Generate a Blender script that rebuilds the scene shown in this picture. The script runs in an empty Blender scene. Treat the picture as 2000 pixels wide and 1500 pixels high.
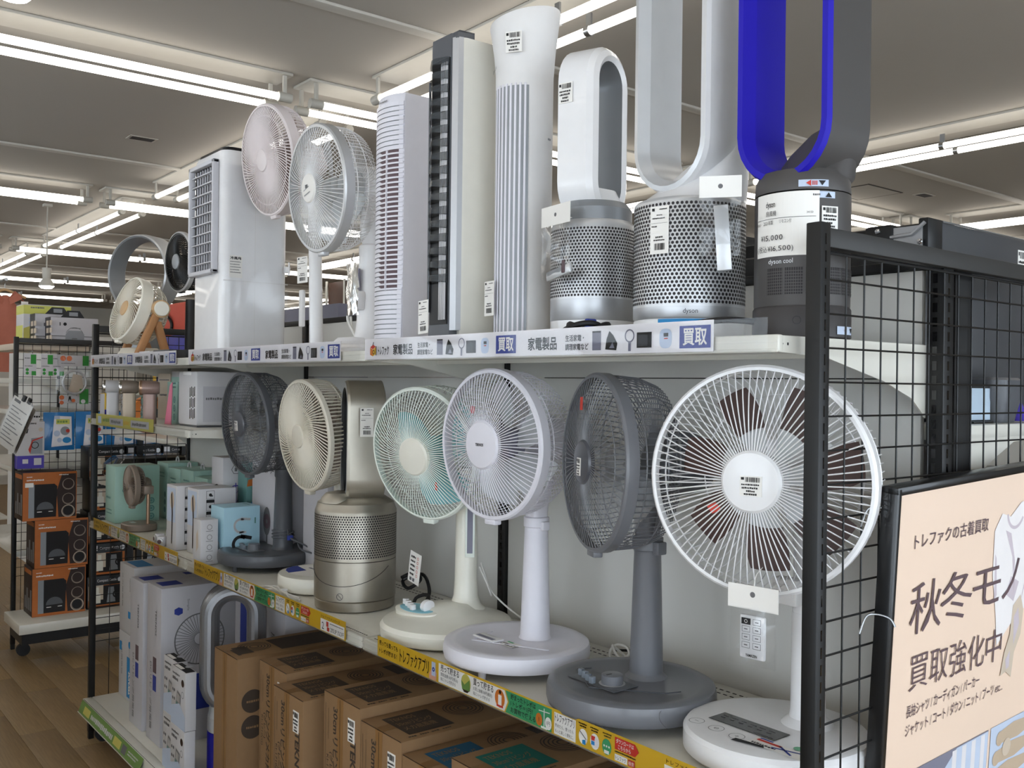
import bpy, bmesh, math, random
from mathutils import Vector as V, Matrix as Mx
rnd = random.Random(7)
R = math.radians
S = bpy.context.scene
COL = S.collection
H = 1.585                       # eye height above the floor

# ---------------------------------------------------------------- camera
def make_camera():
    yaw, pitch, roll, f = R(38.47), R(.02), R(.706), 1873.1
    d0 = V((-math.cos(yaw), math.sin(yaw), 0)); r0 = V((math.sin(yaw), math.cos(yaw), 0)); u0 = V((0, 0, 1))
    d = d0*math.cos(pitch) + u0*math.sin(pitch); u = u0*math.cos(pitch) - d0*math.sin(pitch)
    r = r0*math.cos(roll) + u*math.sin(roll); u = u*math.cos(roll) - r0*math.sin(roll)
    cd = bpy.data.cameras.new('camera'); co = bpy.data.objects.new('camera', cd); COL.objects.link(co)
    cd.sensor_fit = 'HORIZONTAL'; cd.sensor_width = 36; cd.lens = f*36/2000; cd.clip_start = .02; cd.clip_end = 100
    m = Mx((r, u, -d)).transposed().to_4x4(); m.translation = (0, -1.177, H)
    co.matrix_world = m
    S.camera = co
make_camera()
# ---------------------------------------------------------------- world, light, exposure
W = bpy.data.worlds.new('daylight'); S.world = W; W.use_nodes = True
W.node_tree.nodes['Background'].inputs[0].default_value = (.80, .90, 1.0, 1)
W.node_tree.nodes['Background'].inputs[1].default_value = 5.6
S.view_settings.view_transform = 'Standard'; S.view_settings.look = 'None'
S.view_settings.gamma = 1; S.view_settings.use_curve_mapping = False
S.view_settings.exposure = 0.25
TUBE = 3.6                     # emission of a fluorescent tube

# ---------------------------------------------------------------- materials
MATS = {}
def lin(h):
    h = h.lstrip('#'); c = [int(h[i:i+2], 16)/255 for i in (0, 2, 4)]
    return tuple((x/12.92 if x <= .04045 else ((x+.055)/1.055)**2.4) for x in c) + (1,)
def pm(key, col, rough=.5, metal=0., var=.04, scale=30., coat=0., bump=0., trans=0., alpha=1., emit=0., ior=1.45, aniso=None):
    m = bpy.data.materials.new(key); m.use_nodes = True
    nt = m.node_tree; b = nt.nodes['Principled BSDF']
    c = lin(col)
    b.inputs['Base Color'].default_value = c
    b.inputs['Roughness'].default_value = rough; b.inputs['Metallic'].default_value = metal
    b.inputs['Coat Weight'].default_value = coat; b.inputs['IOR'].default_value = ior
    b.inputs['Transmission Weight'].default_value = trans; b.inputs['Alpha'].default_value = alpha
    if emit:
        b.inputs['Emission Color'].default_value = c; b.inputs['Emission Strength'].default_value = emit
    if var or bump:
        tc = nt.nodes.new('ShaderNodeTexCoord'); mp = nt.nodes.new('ShaderNodeMapping'); n = nt.nodes.new('ShaderNodeTexNoise')
        if aniso: mp.inputs['Scale'].default_value = aniso
        n.inputs['Scale'].default_value = scale; n.inputs['Detail'].default_value = 4
        nt.links.new(tc.outputs['Object'], mp.inputs[0]); nt.links.new(mp.outputs[0], n.inputs['Vector'])
        if var:
            cr = nt.nodes.new('ShaderNodeMixRGB'); cr.inputs[1].default_value = tuple(x*(1-var) for x in c[:3])+(1,)
            cr.inputs[2].default_value = tuple(min(1, x*(1+var)) for x in c[:3])+(1,)
            nt.links.new(n.outputs['Fac'], cr.inputs[0]); nt.links.new(cr.outputs[0], b.inputs['Base Color'])
        if bump:
            bp = nt.nodes.new('ShaderNodeBump'); bp.inputs['Strength'].default_value = bump; bp.inputs['Distance'].default_value = .002
            nt.links.new(n.outputs['Fac'], bp.inputs['Height']); nt.links.new(bp.outputs[0], b.inputs['Normal'])
    MATS[key] = m
    return m
pm('white', '#e6e5e6', .28, coat=.3); pm('white_matte', '#dedcdb', .5); pm('lavwhite', '#dedce4', .35); pm('pinkwhite', '#dcd2d2', .42)
pm('cream', '#d6cfc0', .45); pm('ivory', '#e2dfd3', .35, coat=.2); pm('mintwhite', '#e0e6de', .3, coat=.2); pm('teal_clear', '#7fc3c8', .2, alpha=.8)
pm('teal_pad', '#7fb8c8', .35); pm('grey', '#6c6d72', .35, coat=.15); pm('dgrey', '#54565b', .4, coat=.1); pm('hubgrey', '#4d4f56', .3, coat=.3)
pm('clear_smoke', '#a9adb2', .12, alpha=.32, var=0); pm('brown_blade', '#4a3632', .35); pm('clear_blade', '#dfe3e6', .1, alpha=.42, var=0)
pm('black', '#17181a', .4); pm('blackgloss', '#0d0d0f', .12, coat=.5); pm('darkplastic', '#33343a', .4); pm('frame', '#0e0e0f', .45, var=.08)
pm('frame_lt', '#2c2b2a', .5, var=.06)
pm('shelfwhite', '#d9d6cc', .3, coat=.15); pm('panelwhite', '#cfcdc8', .55, var=.02, scale=5)
pm('chrome', '#d8d8da', .1, 1.); pm('steel', '#a7a9ab', .35, 1.); pm('copper', '#a98a72', .3, .7); pm('nickel', '#aca69a', .36, .85, scale=60)
pm('silver', '#b9babd', .36, .65, scale=80); pm('loopsilver', '#9b9da2', .33, .75, scale=80); pm('silverlt', '#c9cacc', .34, .45); pm('silverdk', '#8c8f93', .4, .35)
pm('blue', '#1500a8', .65, .0, var=.02); pm('navy', '#14128c', .4, .1, var=.02); pm('amgrey', '#4e4b4a', .5, .2); pm('amdark', '#403d3d', .5, .2)
pm('paper', '#ece9e4', .7, var=.01); pm('ink', '#1b1a1c', .7, var=0); pm('inkgrey', '#6b6a6c', .7, var=0); pm('redink', '#c23a2c', .6, var=0)
pm('blueink', '#2c3c90', .6, var=0); pm('cyanink', '#1f86c4', .55, var=0); pm('signwhite', '#e4e1e4', .3, var=.01, coat=.3)
pm('yellow', '#d8af2c', .45, var=.01, coat=.2); pm('green', '#3f9e6b', .45, var=.01, coat=.2); pm('olive', '#70914b', .5, var=.02); pm('paleyellow', '#c9c063', .5, var=.02)
pm('orange', '#d0782b', .5); pm('red', '#c8352a', .5); pm('skin', '#d9a58c', .6); pm('plum', '#5e4b50', .6, var=0); pm('plumlt', '#7d6a6b', .6, var=0)
pm('peach', '#ecd2bd', .42, var=.01, coat=.2); pm('cloth_white', '#e3dedd', .8); pm('cloth_shade', '#c2b6bd', .8); pm('photo_blue', '#bcc8dc', .5); pm('photo_grey', '#7b7a8a', .6); pm('knit', '#b9a58e', .8)
pm('poster_frame', '#121214', .3, coat=.2); pm('wood', '#a9794f', .5, var=.18, scale=18, aniso=(1, 1, .15)); pm('woodcap', '#c9a57a', .5, var=.1)
pm('kraft', '#8b6c4b', .75, var=.07, scale=40); pm('kraft_tape', '#8d683f', .3, var=.05, coat=.4); pm('kraft_ink', '#43382f', .7, var=.02); pm('kraft_blue', '#1f5a7c', .7, var=.02); pm('kraft_teal', '#14685f', .7, var=.02)
pm('boxwhite', '#cac8ca', .45, var=.03); pm('boxlav', '#bebcc1', .45, var=.03); pm('tealbox', '#9fc0b4', .5, var=.03); pm('tealdark', '#5f8a86', .5); pm('skybox', '#a3c9d9', .45, var=.03)
pm('taupe', '#8b7d72', .45, .2); pm('rosebrown', '#9a827a', .4, .3); pm('mug', '#c9b9a6', .5); pm('coffee_orange', '#b5662a', .5, var=.1); pm('dkbrown', '#2b1a14', .5, var=.15)
pm('pack_green', '#2f8f35', .5); pm('pack_orange', '#d8713c', .5); pm('pack_blue', '#1c78bc', .28, coat=.4, var=.12, scale=18, bump=.5); pm('purple', '#4a3aa6', .45)
pm('shirt', '#b06a57', .85, var=.15, scale=12, bump=.6); pm('limebox', '#cfcf66', .5); pm('pinkpaper', '#d97a94', .6); pm('redbag', '#c44a35', .6); pm('cable_white', '#dcdad5', .45); pm('cable_black', '#161516', .5)
pm('fridge', '#47484b', .42, .2); pm('bronze', '#838b95', .35, .2)
pm('lamp_white', '#b3afa6', .5); pm('brown_panel', '#4b2e22', .5, var=.25, aniso=(8, 8, .3)); pm('screen_lt', '#b4c6d6', .4); pm('smoke', '#4a4f54', .15, alpha=.55, var=0); pm('rubber', '#222224', .8)
pm('tube_light', '#fffaf2', .5, var=0, emit=TUBE); pm('bulb_light', '#ffffff', .5, var=0, emit=18.)
pm('vane_grey', '#c6c6cc', .45); pm('vent_dark', '#241f22', .6); pm('skyglass', '#e6f0f4', .05, alpha=.15, var=0)

def film(key, refl, rough, tint):
    m = bpy.data.materials.new(key); m.use_nodes = True; nt = m.node_tree
    nt.nodes.remove(nt.nodes['Principled BSDF'])
    tr = nt.nodes.new('ShaderNodeBsdfTransparent'); gl = nt.nodes.new('ShaderNodeBsdfGlossy'); mx = nt.nodes.new('ShaderNodeMixShader'); fz = nt.nodes.new('ShaderNodeFresnel'); mu = nt.nodes.new('ShaderNodeMath')
    tr.inputs[0].default_value = (tint, tint, tint, 1); gl.inputs['Roughness'].default_value = rough; fz.inputs[0].default_value = 1.45
    mu.operation = 'MULTIPLY'; mu.inputs[1].default_value = refl
    nt.links.new(fz.outputs[0], mu.inputs[0]); nt.links.new(mu.outputs[0], mx.inputs[0]); nt.links.new(tr.outputs[0], mx.inputs[1]); nt.links.new(gl.outputs[0], mx.inputs[2])
    nt.links.new(mx.outputs[0], nt.nodes['Material Output'].inputs[0]); MATS[key] = m
film('glass_film', 1.3, .1, .985); film('clear_plastic', .8, .05, .99)

# ---------------------------------------------------------------- mesh builder
def fr(o, r, u):                                                # frame: local x -> r, y -> u, z -> r x u
    r = V(r).normalized(); n = r.cross(V(u)).normalized(); u = n.cross(r)
    m = Mx((r, u, n)).transposed().to_4x4(); m.translation = V(o); return m
def axis(a, b):                                                 # frame with local z from a to b
    a = V(a); z = (V(b)-a).normalized(); x = V((0, 0, 1)).cross(z)
    if x.length < 1e-4: x = V((1, 0, 0))
    x.normalize(); y = z.cross(x)
    m = Mx((x, y, z)).transposed().to_4x4(); m.translation = a; return m
def T(x, y, z): return Mx.Translation((x, y, z))
def FX(x, y, z): return fr((x, y, z), (0, 1, 0), (0, 0, 1))      # plane facing +X
def FY(x, y, z): return fr((x, y, z), (1, 0, 0), (0, 0, 1))      # plane facing -Y
def FZ(x, y, z): return T(x, y, z)                              # plane facing up
TXT = {}
def text_geo(s, bold):
    k = (s, bold)
    if k not in TXT:
        c = bpy.data.curves.new('t', 'FONT'); c.body = s; c.size = 1; c.resolution_u = 2; c.offset = bold
        o = bpy.data.objects.new('t', c)
        me = bpy.data.meshes.new_from_object(o)
        vs = [v.co.copy() for v in me.vertices]; fs = [tuple(p.vertices) for p in me.polygons]
        bpy.data.objects.remove(o); bpy.data.curves.remove(c); bpy.data.meshes.remove(me)
        if vs:
            xs = [v.x for v in vs]; TXT[k] = (vs, fs, min(xs), max(xs))
        else: TXT[k] = ([], [], 0, 1)
    return TXT[k]
class MB:
    def __init__(s, mat='white'): s.v = []; s.f = []; s.m = []; s.keys = [mat]; s.cur = 0
    def use(s, k):
        if k not in s.keys: s.keys.append(k)
        s.cur = s.keys.index(k); return s
    def add(s, vs, fs, X=None):
        b = len(s.v)
        s.v += [tuple(X @ V(v)) for v in vs] if X is not None else [tuple(v) for v in vs]
        for f in fs: s.f.append(tuple(i+b for i in f)); s.m.append(s.cur)
        return s
    def box(s, x0, x1, y0, y1, z0, z1, X=None, c=0.):
        if c <= 0:
            return s.add([(x, y, z) for z in (z0, z1) for y in (y0, y1) for x in (x0, x1)],
                         [(0, 2, 3, 1), (4, 5, 7, 6), (0, 1, 5, 4), (2, 6, 7, 3), (0, 4, 6, 2), (1, 3, 7, 5)], X)
        bm = bmesh.new(); bmesh.ops.create_cube(bm, size=1)
        for v in bm.verts:
            v.co = ((x0+x1)/2+v.co.x*(x1-x0), (y0+y1)/2+v.co.y*(y1-y0), (z0+z1)/2+v.co.z*(z1-z0))
        bmesh.ops.bevel(bm, geom=bm.edges[:], offset=c, segments=2, affect='EDGES', profile=.5)
        bm.verts.index_update()
        s.add([v.co.copy() for v in bm.verts], [tuple(v.index for v in f.verts) for f in bm.faces], X); bm.free(); return s
    def lathe(s, prof, n=32, X=None, a0=0., a1=2*math.pi, sx=1., sy=1., cap=True):
        full = abs(a1-a0-2*math.pi) < 1e-6; k = n if full else n+1
        vs = []
        for r, z in prof:
            for i in range(k):
                a = a0+(a1-a0)*i/n; vs.append((r*math.cos(a)*sx, r*math.sin(a)*sy, z))
        fs = []
        for j in range(len(prof)-1):
            for i in range(n):
                i2 = (i+1) % k
                fs.append((j*k+i, j*k+i2, (j+1)*k+i2, (j+1)*k+i))
        if full and cap and prof[0] != prof[-1]:
            if prof[0][0] > 1e-6: fs.append(tuple(range(k-1, -1, -1)))
            if prof[-1][0] > 1e-6: fs.append(tuple((len(prof)-1)*k+i for i in range(k)))
        return s.add(vs, fs, X)
    def cyl(s, a, b, r0, r1=None, n=14):
        r1 = r0 if r1 is None else r1
        return s.lathe([(r0, 0), (r1, (V(b)-V(a)).length)], n, axis(a, b))
    def tube(s, pts, r, n=6, closed=False, X=None):
        pts = [V(p) for p in pts]; N = len(pts); vs = []; fs = []; up = None
        for i, p in enumerate(pts):
            if closed: t = pts[(i+1) % N]-pts[i-1]
            else: t = pts[min(i+1, N-1)]-pts[max(i-1, 0)]
            t.normalize()
            if up is None:
                up = V((0, 0, 1)) if abs(t.z) < .9 else V((1, 0, 0))
            a = (up - t*up.dot(t)).normalized(); b = t.cross(a); up = a
            rr = r[i] if isinstance(r, (list, tuple)) else r
            for k in range(n):
                q = 2*math.pi*k/n; vs.append(p+a*(rr*math.cos(q))+b*(rr*math.sin(q)))
        for i in range(N if closed else N-1):
            j = (i+1) % N
            for k in range(n): fs.append((i*n+k, i*n+(k+1) % n, j*n+(k+1) % n, j*n+k))
        if not closed: fs.append(tuple(range(n-1, -1, -1))); fs.append(tuple((N-1)*n+k for k in range(n)))
        return s.add(vs, fs, X)
    def prism(s, poly, z0, z1, X=None):
        n = len(poly)
        return s.add([(x, y, z0) for x, y in poly]+[(x, y, z1) for x, y in poly],
                     [tuple(range(n-1, -1, -1)), tuple(range(n, 2*n))]+[(i, (i+1) % n, n+(i+1) % n, n+i) for i in range(n)], X)
    def loft(s, rings, X=None, cap=True):
        n = len(rings[0]); vs = [p for r in rings for p in r]; fs = []
        for j in range(len(rings)-1):
            for i in range(n): fs.append((j*n+i, j*n+(i+1) % n, (j+1)*n+(i+1) % n, (j+1)*n+i))
        if cap: fs.append(tuple(range(n-1, -1, -1))); fs.append(tuple((len(rings)-1)*n+i for i in range(n)))
        return s.add(vs, fs, X)
    def rect(s, x0, x1, y0, y1, X, z=0.): return s.add([(x0, y0, z), (x1, y0, z), (x1, y1, z), (x0, y1, z)], [(0, 1, 2, 3)], X)
    def poly(s, pts, X, z=0.): return s.add([(x, y, z) for x, y in pts], [tuple(range(len(pts)))], X)
    def disc(s, x, y, r, X, z=0., n=20, ry=None):
        return s.poly([(x+r*math.cos(2*math.pi*i/n), y+(ry or r)*math.sin(2*math.pi*i/n)) for i in range(n)], X, z)
    def ring(s, x, y, r0, r1, X, z=0., n=24, a0=0., a1=2*math.pi):
        vs = []; fs = []
        for i in range(n+1):
            a = a0+(a1-a0)*i/n
            vs += [(x+r0*math.cos(a), y+r0*math.sin(a), z), (x+r1*math.cos(a), y+r1*math.sin(a), z)]
        for i in range(n): fs.append((2*i, 2*i+1, 2*i+3, 2*i+2))
        return s.add(vs, fs, X)
    def line(s, x0, y0, x1, y1, w, X, z=0.):
        d = V((x1-x0, y1-y0)); d = V((-d.y, d.x)).normalized()*w/2
        return s.poly([(x0-d.x, y0-d.y), (x1-d.x, y1-d.y), (x1+d.x, y1+d.y), (x0+d.x, y0+d.y)], X, z)
    def text(s, t, h, X, x=0., y=0., z=.0006, w=None, al='l', bold=0., shear=0.):
        """h: font size; w: squeeze or stretch to this width"""
        vs, fs, a, b = text_geo(t, bold)
        k = h; kx = (w/(b-a)) if w else h
        off = {'l': -a*kx, 'c': -(a+b)/2*kx, 'r': -b*kx}[al]
        return s.add([(x+off+v.x*kx+shear*v.y*k, y+v.y*k, z) for v in vs], fs, X)
    def bars(s, x0, x1, y0, y1, X, z=.0006, seed=1):                # barcode
        q = random.Random(seed); x = x0
        while x < x1:
            w = (x1-x0)/46*q.choice((1, 1, 2, 3)); s.rect(x, min(x+w, x1), y0, y1, X, z); x += w+(x1-x0)/46*q.choice((1, 1, 2))
        return s
    def scrib(s, x0, x1, y, h, X, z=.0006, seed=1):                 # a line of print too small to read
        q = random.Random(seed); x = x0
        while x < x1-h*.3:
            w = h*q.uniform(.45, .9); s.rect(x, min(x+w, x1), y+h*q.uniform(0, .15), y+h*q.uniform(.75, 1), X, z); x += w+h*.22
        return s
    def build(s, name, parent=None, ang=35, loc=None, smooth=True, **kw):
        if name == 'print' and s.f:                                # print on several sides: one part per side
            g = {}
            for i, f in enumerate(s.f):
                a, c, d = (V(s.v[j]) for j in f[:3]); n = (c-a).cross(d-a)
                g.setdefault(max(((abs(n.x), 'x'), (abs(n.y), 'y'), (abs(n.z), 'z')))[1], []).append(i)
            if len(g) > 1:
                for ids in g.values():
                    q = MB(); q.keys = s.keys; m = {}
                    for i in ids:
                        for j in s.f[i]:
                            if j not in m: m[j] = len(q.v); q.v.append(s.v[j])
                        q.f.append(tuple(m[j] for j in s.f[i])); q.m.append(s.m[i])
                    o = q.build('print ', parent, ang, loc, smooth, **kw)
                return o
        name = name.strip()
        me = bpy.data.meshes.new(name); me.from_pydata(s.v, [], s.f); me.update()
        for k in s.keys: me.materials.append(MATS[k])
        me.polygons.foreach_set('material_index', s.m)
        if smooth:
            me.polygons.foreach_set('use_smooth', [True]*len(s.f)); me.set_sharp_from_angle(angle=R(ang))
        o = bpy.data.objects.new(name, me); COL.objects.link(o)
        if parent is not None: o.parent = parent
        if loc is not None: o.location = loc
        for k, val in kw.items(): o[k] = val
        return o
def thing(name, label, cat, loc=(0, 0, 0), rz=0., group=None):
    o = bpy.data.objects.new(name, None); COL.objects.link(o); o.empty_display_size = .05
    o.location = loc; o.rotation_euler = (0, 0, rz); o['label'] = label; o['category'] = cat
    if group: o['group'] = group
    return o
def tag(o, label, cat, group=None):
    o['label'] = label; o['category'] = cat
    if group: o['group'] = group
    return o
def share(me_src, name, parent, loc, rot=None):                     # another object on the same mesh
    o = bpy.data.objects.new(name, me_src.data); COL.objects.link(o); o.parent = parent; o.location = loc
    if rot: o.rotation_euler = rot
    return o
def arc(cx, cy, r, a0, a1, n): return [(cx+r*math.cos(a0+(a1-a0)*i/n), cy+r*math.sin(a0+(a1-a0)*i/n)) for i in range(n+1)]
def rrect(w, h, r, n=6):                                           # rounded rectangle outline, centred
    p = []
    for cx, cy, a in ((w/2-r, h/2-r, 0), (-w/2+r, h/2-r, 90), (-w/2+r, -h/2+r, 180), (w/2-r, -h/2+r, 270)):
        p += arc(cx, cy, r, R(a), R(a+90), n)
    return p
def coil(c, r, turns, seed, flat=.35, n=12, sx=1., sy=1.):          # loosely bundled cable
    q = random.Random(seed); p = []
    for i in range(int(turns*n)):
        a = 2*math.pi*i/n; k = 1+.22*math.sin(a*.37+seed)+q.uniform(-.05, .05)
        p.append((c[0]+r*k*math.cos(a)*sx, c[1]+r*k*math.sin(a)*sy, c[2]+r*flat*(.5+.5*math.sin(a*1.3+seed))+q.uniform(0, .004)))
    return p
def smoothpath(pts, n=6):                                          # Catmull-Rom
    pts = [V(p) for p in pts]; out = []
    for i in range(len(pts)-1):
        p0 = pts[max(i-1, 0)]; p1 = pts[i]; p2 = pts[i+1]; p3 = pts[min(i+2, len(pts)-1)]
        for k in range(n):
            t = k/n
            out.append(.5*((2*p1)+(p2-p0)*t+(2*p0-5*p1+4*p2-p3)*t*t+(3*p1-p0-3*p2+p3)*t*t*t))
    out.append(pts[-1]); return out
def price_card(parent, X, w, h, seed=1, style='tall', name='price_tag', sub=None):
    b = MB('paper'); b.box(0, w, 0, h, -.0004, .0004, X)
    z = .0012; b.use('ink')
    if style == 'tall':
        b.rect(w*.1, w*.24, h*.9, h*.96, X, z); b.scrib(w*.5, w*.9, h*.92, h*.025, X, z, seed)
        b.scrib(w*.35, w*.65, h*.8, h*.025, X, z, seed+1); b.scrib(w*.12, w*.8, h*.73, h*.03, X, z, seed+2); b.rect(w*.05, w*.95, h*.64, h*.645, X, z)
        b.scrib(w*.08, w*.4, h*.56, h*.03, X, z, seed+3); b.scrib(w*.3, w*.72, h*.33, h*.04, X, z, seed+4); b.scrib(w*.2, w*.8, h*.27, h*.035, X, z, seed+5)
        b.bars(w*.24, w*.8, h*.08, h*.22, X, z, seed)
    else:
        b.rect(w*.06, w*.2, h*.8, h*.93, X, z); b.bars(w*.26, w*.9, h*.7, h*.94, X, z, seed)
        b.scrib(w*.08, w*.92, h*.52, h*.1, X, z, seed); b.scrib(w*.1, w*.86, h*.36, h*.1, X, z, seed+1); b.scrib(w*.3, w*.7, h*.2, h*.1, X, z, seed+2); b.scrib(w*.2, w*.8, h*.05, h*.1, X, z, seed+3)
    return b.build(name, parent, smooth=False)
# ================================================================ the room
def st(o): o['kind'] = 'structure'; return o
XL, XR, YF, YK, ZC = -19., 2.6, -5.5, 9.5, H+1.34
for k, c in (('floor_a', '#937a57'), ('floor_b', '#8c7350'), ('floor_c', '#997f5c')):
    pm(k, c, .42, var=.42, scale=16, aniso=(.45, 9, 4), bump=.2)
pm('ceil', '#aaa49b', .9, var=.02, scale=3); pm('ceil_trim', '#b8b3aa', .6); pm('groove', '#3a352f', .8, var=0); pm('wall', '#c9c5bb', .8, var=.02, scale=4)
b = MB('floor_b'); b.box(XL, XR, YF, YK, -.1, -.004); floor = st(b.build('floor', smooth=False))
pl = []
for k in ('floor_a', 'floor_b', 'floor_c'):
    b = MB(k); b.box(-.4585, .4585, -.0745, .0745, -.004, 0, c=.0012); pl.append(b.build('plank', floor, loc=(-8, 0, 0)))
n = 0
for j in range(15):
    for i in range(6):
        x, y = -7.6+i*.92+(j % 3)*.31, -1.35+j*.15
        if n < 3: pl[n].location = (x, y, 0)
        else: share(pl[rnd.randrange(3)], 'plank', floor, (x, y, 0))
        n += 1
b = MB('ceil'); b.box(XL, XR, YF, YK, ZC, ZC+.1); ceiling = st(b.build('ceiling', smooth=False))
for i, x in enumerate((-.02, -3.08, -6.07, -9.2, -12.25, -15.3)):
    b = MB('ceil_trim'); b.box(x-.03, x+.03, YF, YK, ZC-.012, ZC, c=.003); b.use('groove').box(x-.035, x-.03, YF, YK, ZC-.002, ZC)
    st(b.build('trim_%d' % (i+1)))
for i, y in enumerate((-.9, 3.85, 7.4)):
    b = MB('groove'); b.box(XL, XR, y-.003, y+.003, ZC-.0015, ZC); st(b.build('trim_%d' % (i+7), smooth=False))
# access hatch and two small vents in the ceiling
b = MB('ceil'); b.box(-3.80, -3.48, 4.55, 4.95, ZC-.004, ZC, c=.001); b.use('groove')
for x0, x1, y0, y1 in ((-3.812, -3.468, 4.538, 4.55), (-3.812, -3.468, 4.95, 4.962), (-3.812, -3.8, 4.55, 4.95), (-3.48, -3.468, 4.55, 4.95)): b.box(x0, x1, y0, y1, ZC-.003, ZC)
tag(b.build('ceiling_hatch', smooth=False), 'square access hatch outlined by dark joints in the ceiling', 'hatch')
for x, y, lab in ((-5.46, .515, 'small brown slot vent in the ceiling left of the pink-white fan'), (-3.42, 5.15, 'small dark slot vent in the ceiling beside the square hatch')):
    v = thing('ceiling_vent', lab, 'vent', (x, y, ZC))
    b = MB('ceil_trim'); b.box(-.045, .045, -.075, .075, -.003, 0); b.build('vent_frame', v, smooth=False)
    b = MB('vent_dark'); b.box(-.03, .03, -.06, .06, -.005, -.003); b.build('slot', v, smooth=False)
b = MB('wall'); b.box(XL-.15, XL, YF, YK, 0, ZC); st(b.build('wall_left', smooth=False))
b = MB('wall'); b.box(XL, XR, YK, YK+.15, 0, ZC); st(b.build('wall_back', smooth=False))
def glazed(name, n0, X, L, wins):
    """wall in the plane of X (x along, y up) with window openings"""
    b = MB('wall'); b.box(0, L, 0, .35, -.15, 0, X); b.box(0, L, 2.6, ZC, -.15, 0, X); e = 0
    for a in wins+[L]: b.box(e, min(a, L), .35, 2.6, -.15, 0, X); e = a+2.0
    st(b.build(name, smooth=False))
    for i, a in enumerate(wins):
        w = MB('frame')
        for q in ((a, a+.05, .35, 2.6), (a+1.95, a+2., .35, 2.6), (a, a+2, .35, .4), (a, a+2, 2.55, 2.6)): w.box(*q, -.1, -.04, X)
        wo = st(w.build('window_%d' % (n0+i), smooth=False))
        g = MB('skyglass'); g.box(a+.05, a+1.95, .4, 2.55, -.072, -.068, X); g.build('pane', wo, smooth=False)
glazed('wall_right', 1, fr((XR, YK, 0), (0, -1, 0), (0, 0, 1)), YK-YF, [5.4, 7.6, 9.8, 12.0])
glazed('wall_front', 5, fr((XR, YF, 0), (-1, 0, 0), (0, 0, 1)), XR-XL, [.4, 2.6, 4.8, 7.0, 9.2, 11.4])  # windows out of view, added to bring daylight onto the shelf fronts

# ---------------------------------------------------------------- twin tube ceiling lights
tube_b = MB('tube_light'); tube_b.cyl((-1.155, 0, 0), (1.155, 0, 0), .0155, n=10)
base_b = MB('lamp_white'); base_b.box(-1.22, 1.22, -.085, .085, .096, .1085, c=.003)
cap_b = MB('lamp_white'); cap_b.box(-.009, .009, -.006, .006, -.004, .095, c=.002); cap_b.cyl((-.03, 0, 0), (.03, 0, 0), .021, n=12)
clip_b = MB('steel'); clip_b.box(-.012, .012, -.004, .004, .012, .06); clip_b.lathe([(.02, -.012), (.02, .012)], 12, axis((-.0001, 0, 0), (1, 0, 0))@T(0, 0, .0))
first = {}
def fixture(x, y, along, label, group):
    t = thing('fluorescent_light', label, 'ceiling light', (x, y, H+1.231), R(90) if along else 0., group)
    def put(key, mb, name, loc):
        if key in first: share(first[key], name, t, loc)
        else: first[key] = mb.build(name, t, loc=loc)
    put('b', base_b, 'base_channel', (0, 0, 0))
    for s in (-.0725, .0725):
        put('t', tube_b, 'tube', (0, s, 0)); put('c', clip_b, 'clip', (0, s, 0))
        for e in (-1.185, 1.185): put('e', cap_b, 'socket', (e, s, 0))
ordn = ['first', 'second', 'third', 'fourth', 'fifth', 'sixth', 'seventh']
rows = [-.9, -3.95, -7.05, -10.08, -13.1, -15.75]
for i, x in enumerate(rows):
    for j, y in enumerate((-3.08, -.56, 1.96, 4.47, 6.99)):
        vis = i > 0 and y > -1 and not (i == 1 and y > 5)
        if vis: lab, g = 'twin tube ceiling light in the %s cross row back, %s from the left' % (ordn[i-1], ordn[j-1]), 'cross rows of ceiling tubes'
        else: lab, g = 'bare twin tube ceiling light outside the view lighting the sales floor', 'ceiling tubes out of view'
        fixture(x, y, True, lab, g)
for i, x in enumerate((-2.45, -5.36, -8.49, -11.55, -14.48)):
    for j, y in enumerate((-4.2, -1.6, 1.02, 3.6, 6.02)):
        vis = y > 0
        if vis: lab, g = 'twin tube ceiling light lengthwise between cross rows %s and %s, %s from the left' % (ordn[i], ordn[i+1], ordn[j-2]), 'lengthwise ceiling tubes'
        else: lab, g = 'bare twin tube ceiling light outside the view lighting the sales floor', 'ceiling tubes out of view'
        fixture(x, y, False, lab, g)
def spot(x, y, z, lab):
    t = thing('spot_light', lab, 'spotlight', (x, y, z))
    b = MB('lamp_white'); b.cyl((0, 0, .03), (0, 0, .12), .028, .034); b.cyl((0, 0, .12), (0, 0, ZC-z), .005); b.box(-.03, .03, -.03, .03, ZC-z-.02, ZC-z); b.build('lamp_holder', t)
    b = MB('lamp_white'); b.lathe([(.03, .035), (.052, .0), (.056, -.02)], 20); b.build('lamp_shade', t)
    b = MB('bulb_light'); b.lathe([(.054, -.02), (.04, -.035), (0, -.042)], 20); b.build('bulb', t)
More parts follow.
